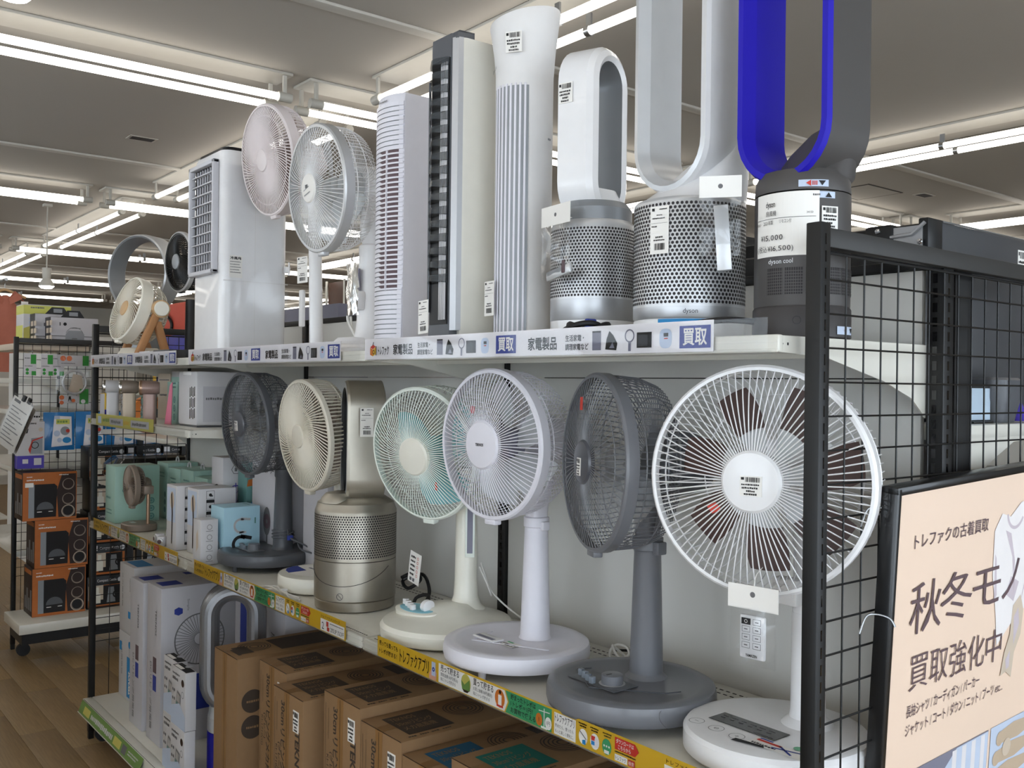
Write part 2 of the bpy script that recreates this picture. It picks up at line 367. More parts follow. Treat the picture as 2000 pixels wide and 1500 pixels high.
# ================================================================ the shelf unit (double-sided gondola)
XA, BW, XE, YB = -4.454, 1.2, -.854, .44
ZT, ZM, ZB, ZS = H+.078, H-.622, H-1.40, H-.172
gf = thing('display_shelf_frame', 'long black shop shelf frame with white back panels, nearest and largest in view', 'shelving', (0, 0, 0))
def end_panel(parent, x, y0, ncol, cy, post_slots, zr=H):
    """black end panel in the plane x: post, top bar, wire mesh"""
    b = MB('frame'); b.box(x-.013, x+.013, y0, y0+.025, .03, zr+.243, c=.002); b.box(x-.011, x+.011, y0+.002, y0+.023, 0, .03); post = b.build('end_post', parent)
    if post_slots:
        b = MB('blackgloss')
        for k in range(66): z = zr+.226-k*.0252; b.box(x+.0128, x+.0134, y0+.0105, y0+.0135, z-.016, z)
        b.build('slot_row', post, smooth=False, kind='stuff')
    b = MB('frame_lt'); b.box(x-.011, x+.009, y0+.025, y0+.92, zr+.208, zr+.237, c=.002); b.build('top_bar', parent)
    b = MB('frame'); b.cyl((x, y0+.025, zr+.202), (x, y0+.92, zr+.202), .003, n=8); b.build('mesh_rim', parent)
    b = MB('frame'); b.cyl((x, y0+.02, .13), (x, y0+.92, .13), .003, n=8); b.build('mesh_rim', parent)
    b = MB('frame'); b.cyl((0, 0, 0), (0, 0, zr+.202-.13), .0017, n=6); w0 = None
    for k in range(ncol):
        loc = (x, cy+.0492*k, .13)
        if w0 is None: w0 = b.build('wire', parent, loc=loc)
        else: share(w0, 'wire', parent, loc)
    b = MB('frame'); b.cyl((0, 0, 0), (0, .92-.02, 0), .0017, n=6); w1 = None
    for k in range(27):
        loc = (x+.003, y0+.02, zr+.1613-.0508*k)
        if w1 is None: w1 = b.build('wire', parent, loc=loc)
        else: share(w1, 'wire', parent, loc)
end_panel(gf, -.825, .038, 17, .124, True)
end_panel(gf, -4.463, .004, 17, .09, False)
up0 = None
for x in (-4.452, -3.252, -2.052, -.842):
    if up0 is None:
        b = MB('frame'); b.box(-.015, .015, -.018, .018, 0, H+.226, c=.002); b.use('blackgloss')
        for k in range(64): z = H+.2-k*.0252; b.box(.0149, .0155, -.003, .003, z-.016, z); b.box(-.004, .004, -.0185, -.0179, z-.016, z)
        up0 = b.build('center_upright', gf, loc=(x, YB, 0))
    else: share(up0, 'center_upright', gf, (x, YB, 0))
pb = None
for i in range(3):
    x = XA+BW*i
    for z0, z1 in ((.12, ZM-.06), (ZM-.06, ZT-.06), (ZT-.06, H+.21)):
        b = MB('panelwhite'); b.box(x+.018, x+BW-.018, YB-.006, YB+.006, z0+.001, z1-.001, c=.001); b.build('back_panel', gf)
b = MB('frame'); b.box(XA, -.83, YB-.012, YB+.012, H+.21, H+.228, c=.002); b.build('top_rail', gf)
for x in (-4.40, -3.25, -2.05, -.9):
    b = MB('rubber'); b.cyl((x-.013, .055, .038), (x+.013, .055, .038), .038, n=20); b.use('frame').box(x-.02, x+.02, .035, .075, .06, .11); b.build('caster', gf)

def shelf(name, i, zb, lab, grp, front=0.):
    """zb: underside of the front lip"""
    x0, x1 = XA+BW*i+.003, XA+BW*(i+1)-.003
    t = thing(name, lab, 'shelf', ((x0+x1)/2, front, zb), 0, grp)
    w = (x1-x0)/2
    b = MB('shelfwhite'); b.box(-w+.006, w-.006, .012, .425, .005, .025, c=.002); b.box(-w+.006, w-.006, .2, .215, -.004, .006); b.build('board', t)
    b = MB('shelfwhite'); b.box(-w, w, 0, .014, 0, .0255, c=.003); b.box(-w, w, -.0025, .001, -.001, .004, c=.001); b.box(-w, w, -.0015, .001, .014, .017); b.build('front_lip', t)
    b = MB('vent_dark')
    for k in range(118): b.box(-w+.02+k*.0099, -w+.026+k*.0099, .018, .021, .0247, .0256)
    for r, yy in enumerate((.372, .392)):
        for k in range(70): b.box(-w+.02+k*.0166+r*.008, -w+.029+k*.0166+r*.008, yy, yy+.0035, .0247, .0256)
    b.build('slot_row', t, smooth=False, kind='stuff')
    for sx, nm in ((-w+.003, 'bracket'), (w-.003, 'bracket')):
        b = MB('shelfwhite')
        X = fr((sx, 0, 0), (0, 1, 0), (0, 0, 1))
        b.prism([(.002, .024), (.002, .0), (.127, -.006), (.289, -.040), (.379, -.069), (.425, -.103), (.425, .024)], -.0015, .0015, X)
        b.use('vent_dark'); b.rect(.012, .015, .011, .013, X, .0017); b.rect(.024, .028, .010, .014, X, .0017)
        b.build(nm, t, smooth=False)
    return t, x0, x1
def holder(t, length_x0, length_x1, cx, zb):
    b = MB('clear_plastic'); w = length_x1-length_x0; n = 60; vs = []
    for i in range(n+1):
        for j in range(4): u = i/n*w; vs.append((length_x0-cx+u, -.0085-.0007*math.sin(u*11+j*.5)*math.sin(u*4.3+j*.9)-.0004*math.sin(j*1.5+u*6), .001+.0165*j))
    b.add(vs, [(4*i+j, 4*i+4+j, 4*i+5+j, 4*i+1+j) for i in range(n) for j in range(3)])
    b.box(length_x0-cx, length_x1-cx, -.0085, 0, .0, .0012); b.build('label_holder', t, ang=60)
    return t
def top_sign(t, cx, dx):
    """printed card in the holder of a top shelf; dx shifts the whole print from the third bay"""
    b = MB('signwhite'); b.box(-2.05+dx-cx, -.972+dx-cx, -.0064, -.0054, .002, .0515)
    X = FY(dx-cx, -.0066, 0); z = .0003
    for k in range(2):
        o = .0 if k == 0 else .478
        if k == 0:                                                # shop emblem: little cube, then the name
            for p, c in (([(-2.024, .014), (-2.011, .010), (-2.011, .026), (-2.024, .031)], 'orange'), ([(-2.011, .010), (-1.998, .015), (-1.998, .032), (-2.011, .026)], 'yellow'), ([(-2.024, .032), (-2.011, .027), (-1.998, .033), (-2.010, .038)], 'red')):
                b.use(c).poly(p, X, z)
            b.use('ink').ring(-2.007, .02, .0035, .0055, X, z+.0002, 12); b.line(-1.996, .012, -1.996, .034, .004, X, z); b.line(-2.012, .036, -2.008, .044, .003, X, z)
            b.text('トレファク', .024, X, -1.988, .014, z, w=.05, bold=.02)
        b.use('ink').text('家電製品', .026, X, -1.919+o+(.016 if k else 0), .0145, z, w=.084, bold=.022)
        b.text('生活家電・', .0125, X, -1.815+o+(.02 if k else 0), .0275, z, w=.05, bold=.015); b.text('調理家電など', .0125, X, -1.815+o+(.02 if k else 0), .0115, z, w=.062, bold=.015)
        xs = [-1.726, -1.69, -1.645, -1.612, -1.563]
        xs = [v+o+.014 for v in xs] if k else xs
        b.use('photo_grey').rect(xs[0]-.011, xs[0]+.011, .009, .043, X, z); b.use('ink').rect(xs[0]-.011, xs[0]+.011, .040, .043, X, z+.0002)
        b.use('ink').poly([(xs[1]-.014, .010), (xs[1]+.013, .008), (xs[1]+.016, .02), (xs[1]+.006, .034), (xs[1]-.004, .042), (xs[1]-.011, .028)], X, z); b.use('photo_grey').poly([(xs[1]-.004, .012), (xs[1]+.009, .012), (xs[1]+.004, .022)], X, z+.0002)
        b.use('photo_grey').ring(xs[2], .032, .009, .0115, X, z, 20); b.rect(xs[2]-.003, xs[2]+.003, .006, .021, X, z)
        b.use('ink').rect(xs[3]-.016, xs[3]+.018, .011, .037, X, z); b.use('darkplastic').rect(xs[3]-.013, xs[3]+.009, .014, .033, X, z+.0002)
        b.use('photo_blue').poly([(xs[4]+x, .025+y) for x, y in rrect(.027, .032, .01, 3)], X, z); b.use('ink').rect(xs[4]-.004, xs[4]+.006, .028, .034, X, z+.0002); b.use('redink').rect(xs[4]-.003, xs[4]+.005, .024, .026, X, z+.0002)
        bx = -1.526 if k == 0 else -1.041
        b.use('blueink').rect(bx, bx+.064, .008, .044, X, z); b.use('paper').text('買取', .03, X, bx+.032, .0155, z+.0003, w=.05, al='c', bold=.02)
    b.build('sign_strip', t, smooth=False)
def mid_sign(t, cx, dx):
    """printed yellow strip in the holder of a middle shelf"""
    b = MB('yellow'); b.box(-1.973+dx-cx, -.93+dx-cx, -.0064, -.0054, .002, .049)
    X = FY(dx-cx, -.0066, 0); z = .0003; q = z+.0002
    b.use('ink').text('売っても買っても', .0125, X, -1.964, .031, z, w=.082, bold=.015); b.text('トレポが貯まる！', .0125, X, -1.964, .013, z, w=.078, bold=.015)
    b.text('トレファクアプリ', .034, X, -1.873, .0125, z, w=.12, bold=.012)
    b.use('skin').poly([(-1.752, .003), (-1.725, .003), (-1.722, .02), (-1.738, .03), (-1.752, .014)], X, z); b.use('photo_blue').poly([(-1.742, .012), (-1.727, .012), (-1.727, .042), (-1.742, .042)], X, q); b.use('blueink').ring(-1.7345, .026, .002, .005, X, q+.0002, 12)
    b.use('paper').poly([(-1.715, .004), (-1.484, .004), (-1.474, .025), (-1.484, .045), (-1.715, .045)], X, z)
    for x, s1, s2, s3 in ((-1.707, '売って貯まる', '買取金額100円(税込)', '毎に1トレポ貯まる'), (-1.588, '買って貯まる', 'お買上金額100円(税別)', '毎に1トレポ貯まる')):
        b.use('ink').text(s1, .016, X, x, .031, q, w=.068, bold=.012); b.text(s2, .008, X, x, .020, q, w=.064); b.text(s3, .008, X, x, .010, q, w=.056)
    x = -1.614; b.use('paleyellow').disc(x, .026, .017, X, q, 20, .019); b.use('olive').poly([(x-.016, .03), (x-.005, .022), (x+.013, .036), (x+.015, .013), (x, .008), (x-.013, .012)], X, q+.0002); b.use('dkbrown').poly([(x-.012, .012), (x+.012, .012), (x+.006, .007), (x-.006, .007)], X, q+.0004)
    x = -1.499; b.use('orange').disc(x, .025, .016, X, q, 20, .018); b.use('paper').rect(x-.005, x+.006, .012, .032, X, q+.0002); b.use('red').rect(x-.01, x+.011, .008, .012, X, q+.0002); b.use('dkbrown').disc(x+.001, .038, .004, X, q+.0003, 10)
    b.use('green').poly([(-1.481, .003), (-1.342, .003), (-1.342, .046), (-1.481, .046), (-1.470, .025)], X, z+.0001)
    for k, s1 in enumerate(('貯まったトレポは', '1トレポ＝1円！', 'お買物で使える')): b.use('ink').text(s1, .0115, X, -1.464, .034-k*.0125, q+.0002, w=.076-.009*(k == 1), bold=.015)
    b.use('paper').rect(-1.3645, -1.362, .008, .042, X, q+.0002); b.line(-1.379, .035, -1.347, .037, .0018, X, q+.0002); b.rect(-1.372, -1.354, .004, .008, X, q+.0002); b.disc(-1.351, .017, .0095, X, q+.0003, 14, .012); b.use('orange').disc(-1.378, .018, .0095, X, q+.0003, 14, .012)
    b.use('ink').text('1', .012, X, -1.378, .014, q+.0005, al='c'); b.text('1円', .009, X, -1.351, .014, q+.0005, al='c')
    b.use('paper').rect(-1.335, -1.276, .004, .044, X, z); b.use('ink').text('トレファクアプリ', .017, X, -1.333, .029, q, w=.054, bold=.01)
    b.text('貯めたら、使ったら', .0075, X, -1.332, .018, q, w=.05); b.text('もっと楽しく便利に。', .0075, X, -1.332, .008, q, w=.05)
    for x in (-1.256, -1.226): b.use('paper').disc(x, .021, .0115, X, q, 16, .014)
    b.use('cyanink').poly([(-1.258, .008), (-1.249, .008), (-1.25, .017), (-1.258, .015)], X, q+.0002); b.use('inkgrey').line(-1.265, .03, -1.248, .018, .0018, X, q+.0002)
    b.use('red').rect(-1.235, -1.225, .022, .03, X, q+.0002); b.use('cyanink').rect(-1.235, -1.226, .014, .021, X, q+.0002); b.use('signwhite').rect(-1.226, -1.217, .012, .027, X, q+.0003)
    b.use('green').disc(-1.196, .021, .0115, X, q, 16, .014); b.use('paper').rect(-1.202, -1.19, .009, .015, X, q+.0002)
    for v in (-1.202, -1.196, -1.19): b.disc(v, .022, .002, X, q+.0002, 8)
    for x, s0 in ((-1.268, 1), (-1.238, 2), (-1.206, 3)): b.use('ink').scrib(x, x+.022, .042, .003, X, q, s0); b.scrib(x+.003, x+.02, .0375, .003, X, q, s0+5)
    b.use('red').poly([(-1.176, .024), (-1.128, .024), (-1.119, .034), (-1.128, .045), (-1.176, .045)], X, q)
    b.use('paper').text('ダウンロードは', .0085, X, -1.173, .036, q+.0002, w=.042, bold=.012); b.text('こちらから', .0085, X, -1.168, .0265, q+.0002, w=.03, bold=.012)
    b.use('ink').scrib(-1.176, -1.126, .019, .0028, X, q, 9)
    b.use('paper').rect(-1.176, -1.146, .005, .016, X, q); b.use('ink').text('トレファク', .009, X, -1.174, .007, q+.0002, w=.025); b.use('redink').rect(-1.144, -1.128, .005, .016, X, q); b.use('paper').text('検索', .008, X, -1.143, .007, q+.0002, w=.013)
    b.use('ink').text('トレファクメンバーズ', .0085, X, -1.058, .0375, q, w=.1); b.use('paper').rect(-1.062, -.934, .004, .034, X, q)
    b.use('ink').text('2', .026, X, -1.054, .008, q+.0002); b.use('redink').rect(-1.03, -1.018, .018, .031, X, q+.0002); b.rect(-1.026, -1.013, .007, .017, X, q+.0002); b.use('inkgrey').scrib(-1.01, -.94, .027, .003, X, q+.0002, 4)
    b.use('ink').text('20%UP', .016, X, -1.008, .008, q+.0002, w=.034); b.text('3%OFF', .016, X, -.97, .008, q+.0002, w=.033)
    b.build('sign_strip', t, smooth=False)
lab_t = ['white top shelf of the far bay, carrying the wooden-legged circulator', 'white top shelf of the middle bay, carrying the air cooler and two tall fans', 'white top shelf of the nearest bay, carrying the tower fans and bladeless fans']
lab_m = ['white middle shelf of the far bay, carrying mint gift boxes and the small brown fan', 'white middle shelf of the middle bay, carrying the dark grey fan and the nickel purifier', 'white middle shelf of the nearest bay, carrying four full-size table fans']
for i in range(3):
    t, x0, x1 = shelf('shelf_board', i, H+.053, lab_t[i], 'top shelves'); cx = (x0+x1)/2; dx = -BW*(2-i)
    holder(t, x0+.01, x1-.012, cx, 0); top_sign(t, cx, dx)
for i in range(3):
    t, x0, x1 = shelf('shelf_board', i, H-.648, lab_m[i], 'middle shelves'); cx = (x0+x1)/2; dx = -BW*(2-i)
    holder(t, x0+.01, x1-.002, cx, 0)
    mid_sign(t, cx, dx)
t, x0, x1 = shelf('shelf_board', 0, H-.197, 'short white extra shelf under the far top shelf, carrying hand fans and a white cooler', 'extra shelf'); cx = (x0+x1)/2
holder(t, x0+.01, x1-.01, cx, 0)
b = MB('paleyellow'); b.box(-.5, .25, -.0064, -.0054, .002, .05); X = FY(0, -.0066, 0); b.use('photo_blue').rect(-.47, -.42, .01, .04, X, .0003)
b.use('olive').scrib(-.4, -.31, .018, .016, X, .0003, 3); b.use('boxlav').rect(-.30, -.12, .01, .038, X, .0003); b.rect(-.02, .2, .01, .038, X, .0003); b.use('inkgrey').scrib(-.28, -.15, .017, .013, X, .0006, 5); b.scrib(0, .17, .017, .013, X, .0006, 7)
b.use('yellow').scrib(-.11, -.04, .016, .018, X, .0003, 4)
b.build('sign_strip', t, smooth=False)
# base deck
t = thing('base_deck', 'white bottom deck of the shelf frame with a green price strip along its front', 'shelf', (0, 0, 0))
for i in range(3):
    x0, x1 = XA+BW*i+.002, XA+BW*(i+1)-.002
    b = MB('shelfwhite'); b.box(x0, x1, .018, .43, .12, ZB, c=.002); b.box(x0, x1, -.022, .016, .137, ZB, c=.003); b.build('deck_panel', t)
    X = fr((x0, -.042, .134), (1, 0, 0), (0, .35, 1)); b = MB('olive'); b.box(.01, x1-x0-.36, .002, .052, -.002, -.0003, X); b.use('paleyellow').rect(.07, .16, .01, .04, X, 0); b.rect(.50, .59, .01, .04, X, 0); b.use('boxwhite').scrib(.18, .48, .014, .022, X, 0, 3+i); b.use('inkgrey').rect(.61, .66, .008, .04, X, 0)
    b.use('boxwhite').scrib(.68, .8, .03, .006, X, 0, 8); b.scrib(.68, .78, .02, .006, X, 0, 9)
    b.build('sign_strip', t, smooth=False)
    b = MB('shelfwhite'); b.box(.003, x1-x0-.003, -.002, .001, -.012, .001, X); b.build('label_holder', t, smooth=False)
    b = MB('vent_dark')
    for k in range(110): b.box(x0+.02+k*.0105, x0+.026+k*.0105, -.021, -.019, ZB-.0005, ZB+.0004)
    b.build('slot_row', t, smooth=False, kind='stuff')
# ================================================================ round fans
def headX(pos, yaw, tilt):
    """frame of a fan head: local z points out of the front guard"""
    a, t = R(yaw), R(tilt)
    n = V((math.sin(a)*math.cos(t), -math.cos(a)*math.cos(t), math.sin(t)))
    r = V((math.cos(a), math.sin(a), 0)); u = n.cross(r)
    m = Mx((r, u, n)).transposed().to_4x4(); m.translation = V(pos); return m
def fan_head(t, X, rad, s):
    """s: dict of style. Parts of the head become children of t"""
    g = s['col']; rh = s.get('hub', .048); dep = s.get('dep', .13); bul = s.get('bulge', .03); N = s.get('n', 96); wr = s.get('wr', .0011)
    rim = s.get('rim', .011); band = s.get('band', .018); sw = s.get('swirl', 0.)
    b = MB(g)                                                     # front ring
    b.lathe([(rad-rim*.55, .004), (rad-.001, .004), (rad+.003, 0), (rad+.003, -band), (rad-.002, -band-.002), (rad-rim*.55, -.004), (rad-rim*.55, .004)], 64, X)
    fg = b.build('front_guard', t, ang=40)
    b = MB(s.get('wire', g))
    for k in range(N):
        a0 = 2*math.pi*k/N; p = []
        for i in range(7):
            q = i/6; r = rh*.9+(rad-rim*.5-rh*.9)*q; a = a0+sw*(1-q)**1.4 if sw else a0
            z = bul*(1-q**2.2)+.001
            p.append((r*math.cos(a), r*math.sin(a), z))
        b.tube(p, wr, s.get('wn', 4), X=X)
    for q in s.get('hoops', (.62,)):
        r = rh+(rad-rh)*q; z = bul*(1-q**2.2)-.001
        b.tube([(r*math.cos(2*math.pi*k/56), r*math.sin(2*math.pi*k/56), z) for k in range(56)], wr*s.get('hoopw', 1.), 4, True, X)
    b.build('guard_wires', fg, kind='stuff')
    b = MB(s.get('cap', g)); b.lathe([(rh*1.0, bul-.006), (rh*1.0, bul+.002), (rh*.92, bul+.006), (rh*.5, bul+.0085), (0, bul+.009)], 36, X); hc = b.build('hub_cap', fg)
    if s.get('capring'):
        b = MB(s['capring']); b.lathe([(rh*.98, bul+.001), (rh*1.1, bul+.001), (rh*1.1, bul-.006), (rh*.98, bul-.006)], 36, X, cap=False); b.build('hub_ring', fg)
    # rear guard
    b = MB(s.get('rwire', s.get('wire', g)))
    NB = s.get('nb', N); rs = s.get('rswirl', 0.)
    prof = s.get('rprof') or [(rad*.99, -.012), (rad*.985, -.045), (rad*.97, -.08), (rad*.9, -dep+.012), (rad*.7, -dep), (rad*.33, -dep-.004)]
    for k in range(NB):
        a0 = 2*math.pi*(k+.5)/NB
        b.tube([(r*math.cos(a0+rs*i/5), r*math.sin(a0+rs*i/5), z) for i, (r, z) in enumerate(prof)], wr*s.get('rwk', 1.), s.get('wn', 4), X=X)
    for q in s.get('rhoops', (.5, .8)):
        i = int(q*5); f = q*5-i; r = prof[i][0]*(1-f)+prof[min(i+1, 5)][0]*f; z = prof[i][1]*(1-f)+prof[min(i+1, 5)][1]*f
        b.tube([(r*math.cos(2*math.pi*k/56), r*math.sin(2*math.pi*k/56), z) for k in range(56)], wr*1.3, 4, True, X)
    rg = MB(g); rg.lathe([(rad*.34, -dep-.008), (rad*.34, -dep), (rad*.2, -dep)], 30, X); rgo = rg.build('rear_guard', t)
    b.build('guard_wires', rgo, kind='stuff')
    # blades and spinner
    nb = s.get('blades', 5); rb = s.get('rb', rad*.86); tw = s.get('twist', 28); sp = s.get('spread', .8)*2*math.pi/nb
    zb = -dep*.42
    for k in range(nb):
        b = MB(s.get('blade', 'clear_blade')); a0 = 2*math.pi*k/nb+s.get('bphase', .3)
        G = []; nr, na = 7, 6
        for i in range(nr+1):
            q = i/nr; r = .03+(rb-.03)*q; row = []
            wid = sp*(.55+.45*math.sin(math.pi*min(1, q*.75+.2)))
            for j in range(na+1):
                f = j/na-.5; a = a0+wid*f+.35*q*s.get('sweep', 1)
                row.append((r*math.cos(a), r*math.sin(a), zb-math.sin(R(tw))*wid*f*r*.75-.01*q))
            G.append(row)
        up = [p for row in G for p in row]; m = na+1; n1 = len(up)
        fs = []; lim = s.get('inner', 0)
        for i in range(nr):
            for j in range(na): fs.append((i*m+j, i*m+j+1, (i+1)*m+j+1, (i+1)*m+j))
        ft = fs+[tuple(n1+x for x in reversed(f)) for f in fs]
        edge = [j for j in range(m)]+[i*m+na for i in range(1, nr+1)]+[nr*m+j for j in range(na-1, -1, -1)]+[i*m for i in range(nr-1, 0, -1)]
        ft += [(edge[i], n1+edge[i], n1+edge[(i+1) % len(edge)], edge[(i+1) % len(edge)]) for i in range(len(edge))]
        allv = up+[(x, y, z-.0016) for x, y, z in up]
        if lim:
            fin = [f for f in ft if max(math.hypot(*allv[i][:2]) for i in f) <= lim]; fo = [f for f in ft if f not in fin]
            b.add(allv, fo, X); b.use(s['inmat']).add(allv, fin, X)
        else: b.add(allv, ft, X)
        b.build('blade', t, ang=60)
    b = MB(s.get('spin', s.get('blade', 'clear_blade'))); b.lathe([(.034, zb-.025), (.036, zb+.005), (.03, zb+.018), (.012, zb+.024), (0, zb+.025)], 24, X); b.build('spinner', t)
    # motor housing behind the guard
    b = MB(s.get('motor', g)); md = s.get('mdep', .11); mr = s.get('mrad', .058)
    b.lathe([(mr*.98, -dep-.004), (mr*1.05, -dep-.02), (mr, -dep-md*.65), (mr*.8, -dep-md*.92), (mr*.5, -dep-md), (0, -dep-md)], 32, X); b.build('motor_housing', t)
    # clip under the ring
    b = MB(g); b.box(-.018, .018, -rad-.012, -rad+.002, -.018, .002, X, c=.003); b.build('guard_clip', t)
    return fg
def sticker(t, X, w, h, seed=1): return price_card(t, X, w, h, seed, 'wide', 'price_sticker')
def disc_base(t, col, r, c=(0, 0), h=.052, gap=.006, prof=None, dish=False):
    b = MB(col)
    p = prof or [(r*.93, gap), (r*.985, gap+.003), (r, gap+.012), (r, h-.014), (r*.985, h-.004), (r*.94, h)]
    if not prof: p += [(r*.82, h-.001), (r*.77, h-.0055), (0, h-.0055)] if dish else [(r*.5, h+.001), (0, h+.001)]
    b.lathe(p, 64, T(c[0], c[1], 0)); return b.build('base', t)
def feet(t, col, r, c, gap):
    b = MB(col); b.lathe([(.008, -.001), (.009, gap+.004)], 12); f0 = None
    for k in range(4):
        a = R(-68+k*90); loc = (c[0]+r*.9*math.cos(a), c[1]+r*.9*math.sin(a), .001)
        f0 = share(f0, 'foot', t, loc) if f0 else b.build('foot', t, loc=loc)
G_LIV = 'full-size pedestal fans on the middle shelf'
def loc_mid(x, y): return (x, y, ZM+.0005)

# ---- big white fan with brown blades (nearest, at the end of the shelf)
t = thing('pedestal_fan', 'large white pedestal fan with seven dark brown blades, nearest the black end post', 'fan', loc_mid(-.99, .19), 0, G_LIV)
bx, by = t.location.x, t.location.y
def rel(x, y, z): return (x-bx, y-by, z-t.location.z)
disc_base(t, 'white', .155, h=.05, prof=[(.148, .004), (.155, .01), (.155, .040), (.15, .047), (.138, .05), (0, .05)])
b = MB('white'); b.lathe([(.045, .049), (.04, .056), (.031, .062), (.029, .075), (.028, .24)], 32, T(.028, .05, 0)); b.cyl((.028, .05, .24), (.03, .05, .50), .0275, .0265, 28); b.build('pole', t)
X = fr((-.012, -.02, .0503), (.62, .22, 0), (-.22, .62, 0)) if False else fr((-.03, -.045, .0508), (.92, .0, 0), (.0, 1, 0))
b = MB('blackgloss'); b.box(-.06, .075, -.022, .022, 0, .0008, X, c=.0004); b.use('inkgrey')
for k in range(6): b.rect(-.05+k*.019, -.042+k*.019, -.002, .002, X, .0012); b.scrib(-.052+k*.019, -.04+k*.019, .008, .003, X, .0012, k)
b.scrib(.03, .07, -.018, .003, X, .0012, 5); b.build('touch_panel', t, smooth=False)
b = MB('inkgrey')
for k, (x, y) in enumerate(((-.062, -.05), (-.018, -.052), (.026, -.054))):
    b.ring(x, y, .0125, .0135, X, .0005, 24); b.rect(x-.004, x+.004, y-.0006, y+.0006, X, .0005)
    if k == 1: b.ring(x, y, .003, .0042, X, .0006, 12)
    if k == 2: b.rect(x-.0006, x+.0006, y-.004, y+.004, X, .0005)
b.ring(-.02, .0, .128, .1288, X, .0004, 40, R(150), R(250)); b.build('printed_symbols', t, smooth=False)
b = MB('paper'); b.rect(.05, .15, -.06, -.03, X, .0006); b.use('redink').rect(.055, .1, -.041, -.034, X, .001); b.use('blueink').rect(.055, .08, -.032, -.028, X, .001); b.line(.09, -.05, .14, -.035, .004, X, .001); b.line(.095, -.035, .13, -.055, .004, X, .001)
b.use('ink').poly([(.03, -.075), (.085, -.062), (.08, -.055), (.03, -.062)], X, .0009); b.scrib(.055, .1, -.056, .006, X, .001, 4); b.use('green').disc(.12, -.02, .008, X, .001); b.build('sticker', t, smooth=False)
hx = headX(rel(-.962, .095, ZM+.472), 18, 0)
fg = fan_head(t, hx, .184, dict(col='white', n=84, hub=.05, bulge=.028, dep=.12, wr=.0011, nb=84, blades=7, blade='brown_blade', inner=.1, inmat='clear_blade', rb=.155, spread=.72, twist=18, sweep=.4, spin='clear_blade', rhoops=(.2, .75), hoops=(), mdep=.08, bphase=.1))
sticker(fg, hx@T(-.016, -.022, .0375), .036, .032, 3)
b = MB('redink'); b.poly([(-.075, -.045), (-.06, -.037), (-.05, -.048), (-.066, -.056)], hx, .0265); b.build('warning_label', fg, smooth=False)
b = MB('white_matte'); b.box(-.025, .025, -.03, -.004, .255, .3, T(-.0, .0, 0)@T(.012, .03, 0), c=.004); b.box(-.02, .02, -.034, -.03, .27, .29, T(.012, .03, 0), c=.001); b.build('remote_holder', t)
b = MB('white'); b.cyl((.03, .05, .50), (.03, .085, .5), .035, .03); b.build('neck', t)

# ---- remote control hanging in a clear bag under it
t = thing('bagged_remote', 'white remote control in a clear bag with a white header, hanging under the brown-bladed fan', 'remote control', (-.942, .06, H-.372), R(8))
b = MB('paper'); b.box(-.044, .044, -.0006, .0006, .022, .06, c=.0002); b.use('inkgrey').disc(0, .046, .0045, FY(0, -.0009, 0)); b.build('header_card', t, smooth=False)
b = MB('glass_film')
for s_, o in ((-1, 0), (1, .3)):
    vs = []; fs = []
    for i in range(9):
        for j in range(11):
            u, v = i/8-.5, j/10
            vs.append((u*.082, s_*(.002+.006*math.sin(math.pi*v)*math.cos(math.pi*u)+.0012*math.sin(13*u+9*v+o)), .024-v*.09))
    for i in range(8):
        for j in range(10): fs.append((i*11+j, i*11+j+1, (i+1)*11+j+1, (i+1)*11+j))
    b.add(vs, fs)
b.build('clear_bag', t)
b = MB('white'); b.box(-.021, .023, -.004, .004, -.055, .014, c=.0035); rm = b.build('remote', t)
X = FY(0, -.0044, 0); b = MB('ink')
b.rect(-.017, -.001, -.001, .009, X); b.use('paper').ring(-.009, .004, .002, .003, X, .0003, 12); b.use('inkgrey')
for i in range(2):
    for j in range(4):
        if (i, j) == (0, 0): continue
        x0, y0 = -.016+i*.019, -.0005-j*.0125
        for a in ((x0, x0+.014, y0, y0+.0006), (x0, x0+.014, y0+.009, y0+.0096), (x0, x0+.0006, y0, y0+.0096), (x0+.0134, x0+.014, y0, y0+.0096)): b.rect(*a, X)
        b.rect(x0+.004, x0+.010, y0+.004, y0+.0055, X, .0003)
b.use('ink').text('YAMAZEN', .006, X, .001, -.051, .0004, w=.02, al='c', bold=.02); b.build('buttons', rm, smooth=False)
b = MB('cable_white'); b.tube(smoothpath([(0, .0, .046), (.001, .002, .06), (.0, .01, .075), (0, .03, .085)]), .0008, 5); b.build('string', t)

# ---- grey fan
t = thing('pedestal_fan', 'mid grey pedestal fan turned left with smoky blades, beside the brown-bladed fan', 'fan', loc_mid(-1.295, .152), 0, G_LIV)
bx, by = t.location.x, t.location.y
disc_base(t, 'grey', .162, h=.058, gap=.016, dish=True); feet(t, 'grey', .162, (0, 0), .016)
b = MB('grey'); b.lathe([(.042, .052), (.036, .058), (.033, .062), (.0325, .08), (.0265, .295), (.0275, .30), (.0305, .302), (.0305, .325), (.027, .327)], 32, T(-.012, .055, 0)); b.build('pole', t)
b = MB('grey'); b.box(.014, .03, .04, .065, .295, .32, c=.003); b.build('pole_clip', t)
b = MB('grey'); b.loft([[(-.012+x*w, .055+y*d-.0, z) for x, y in rrect(1, 1, .3, 4)] for z, w, d in ((.327, .042, .042), (.36, .044, .05), (.39, .058, .07), (.43, .062, .09), (.46, .05, .08))]); b.build('neck', t)
X = FZ(-.035, -.045, .0535); b = MB('dgrey'); b.box(-.062, .065, -.03, .035, 0, .0015, X, c=.0006); b.build('control_panel', t)
b = MB('bronze')
k0 = None
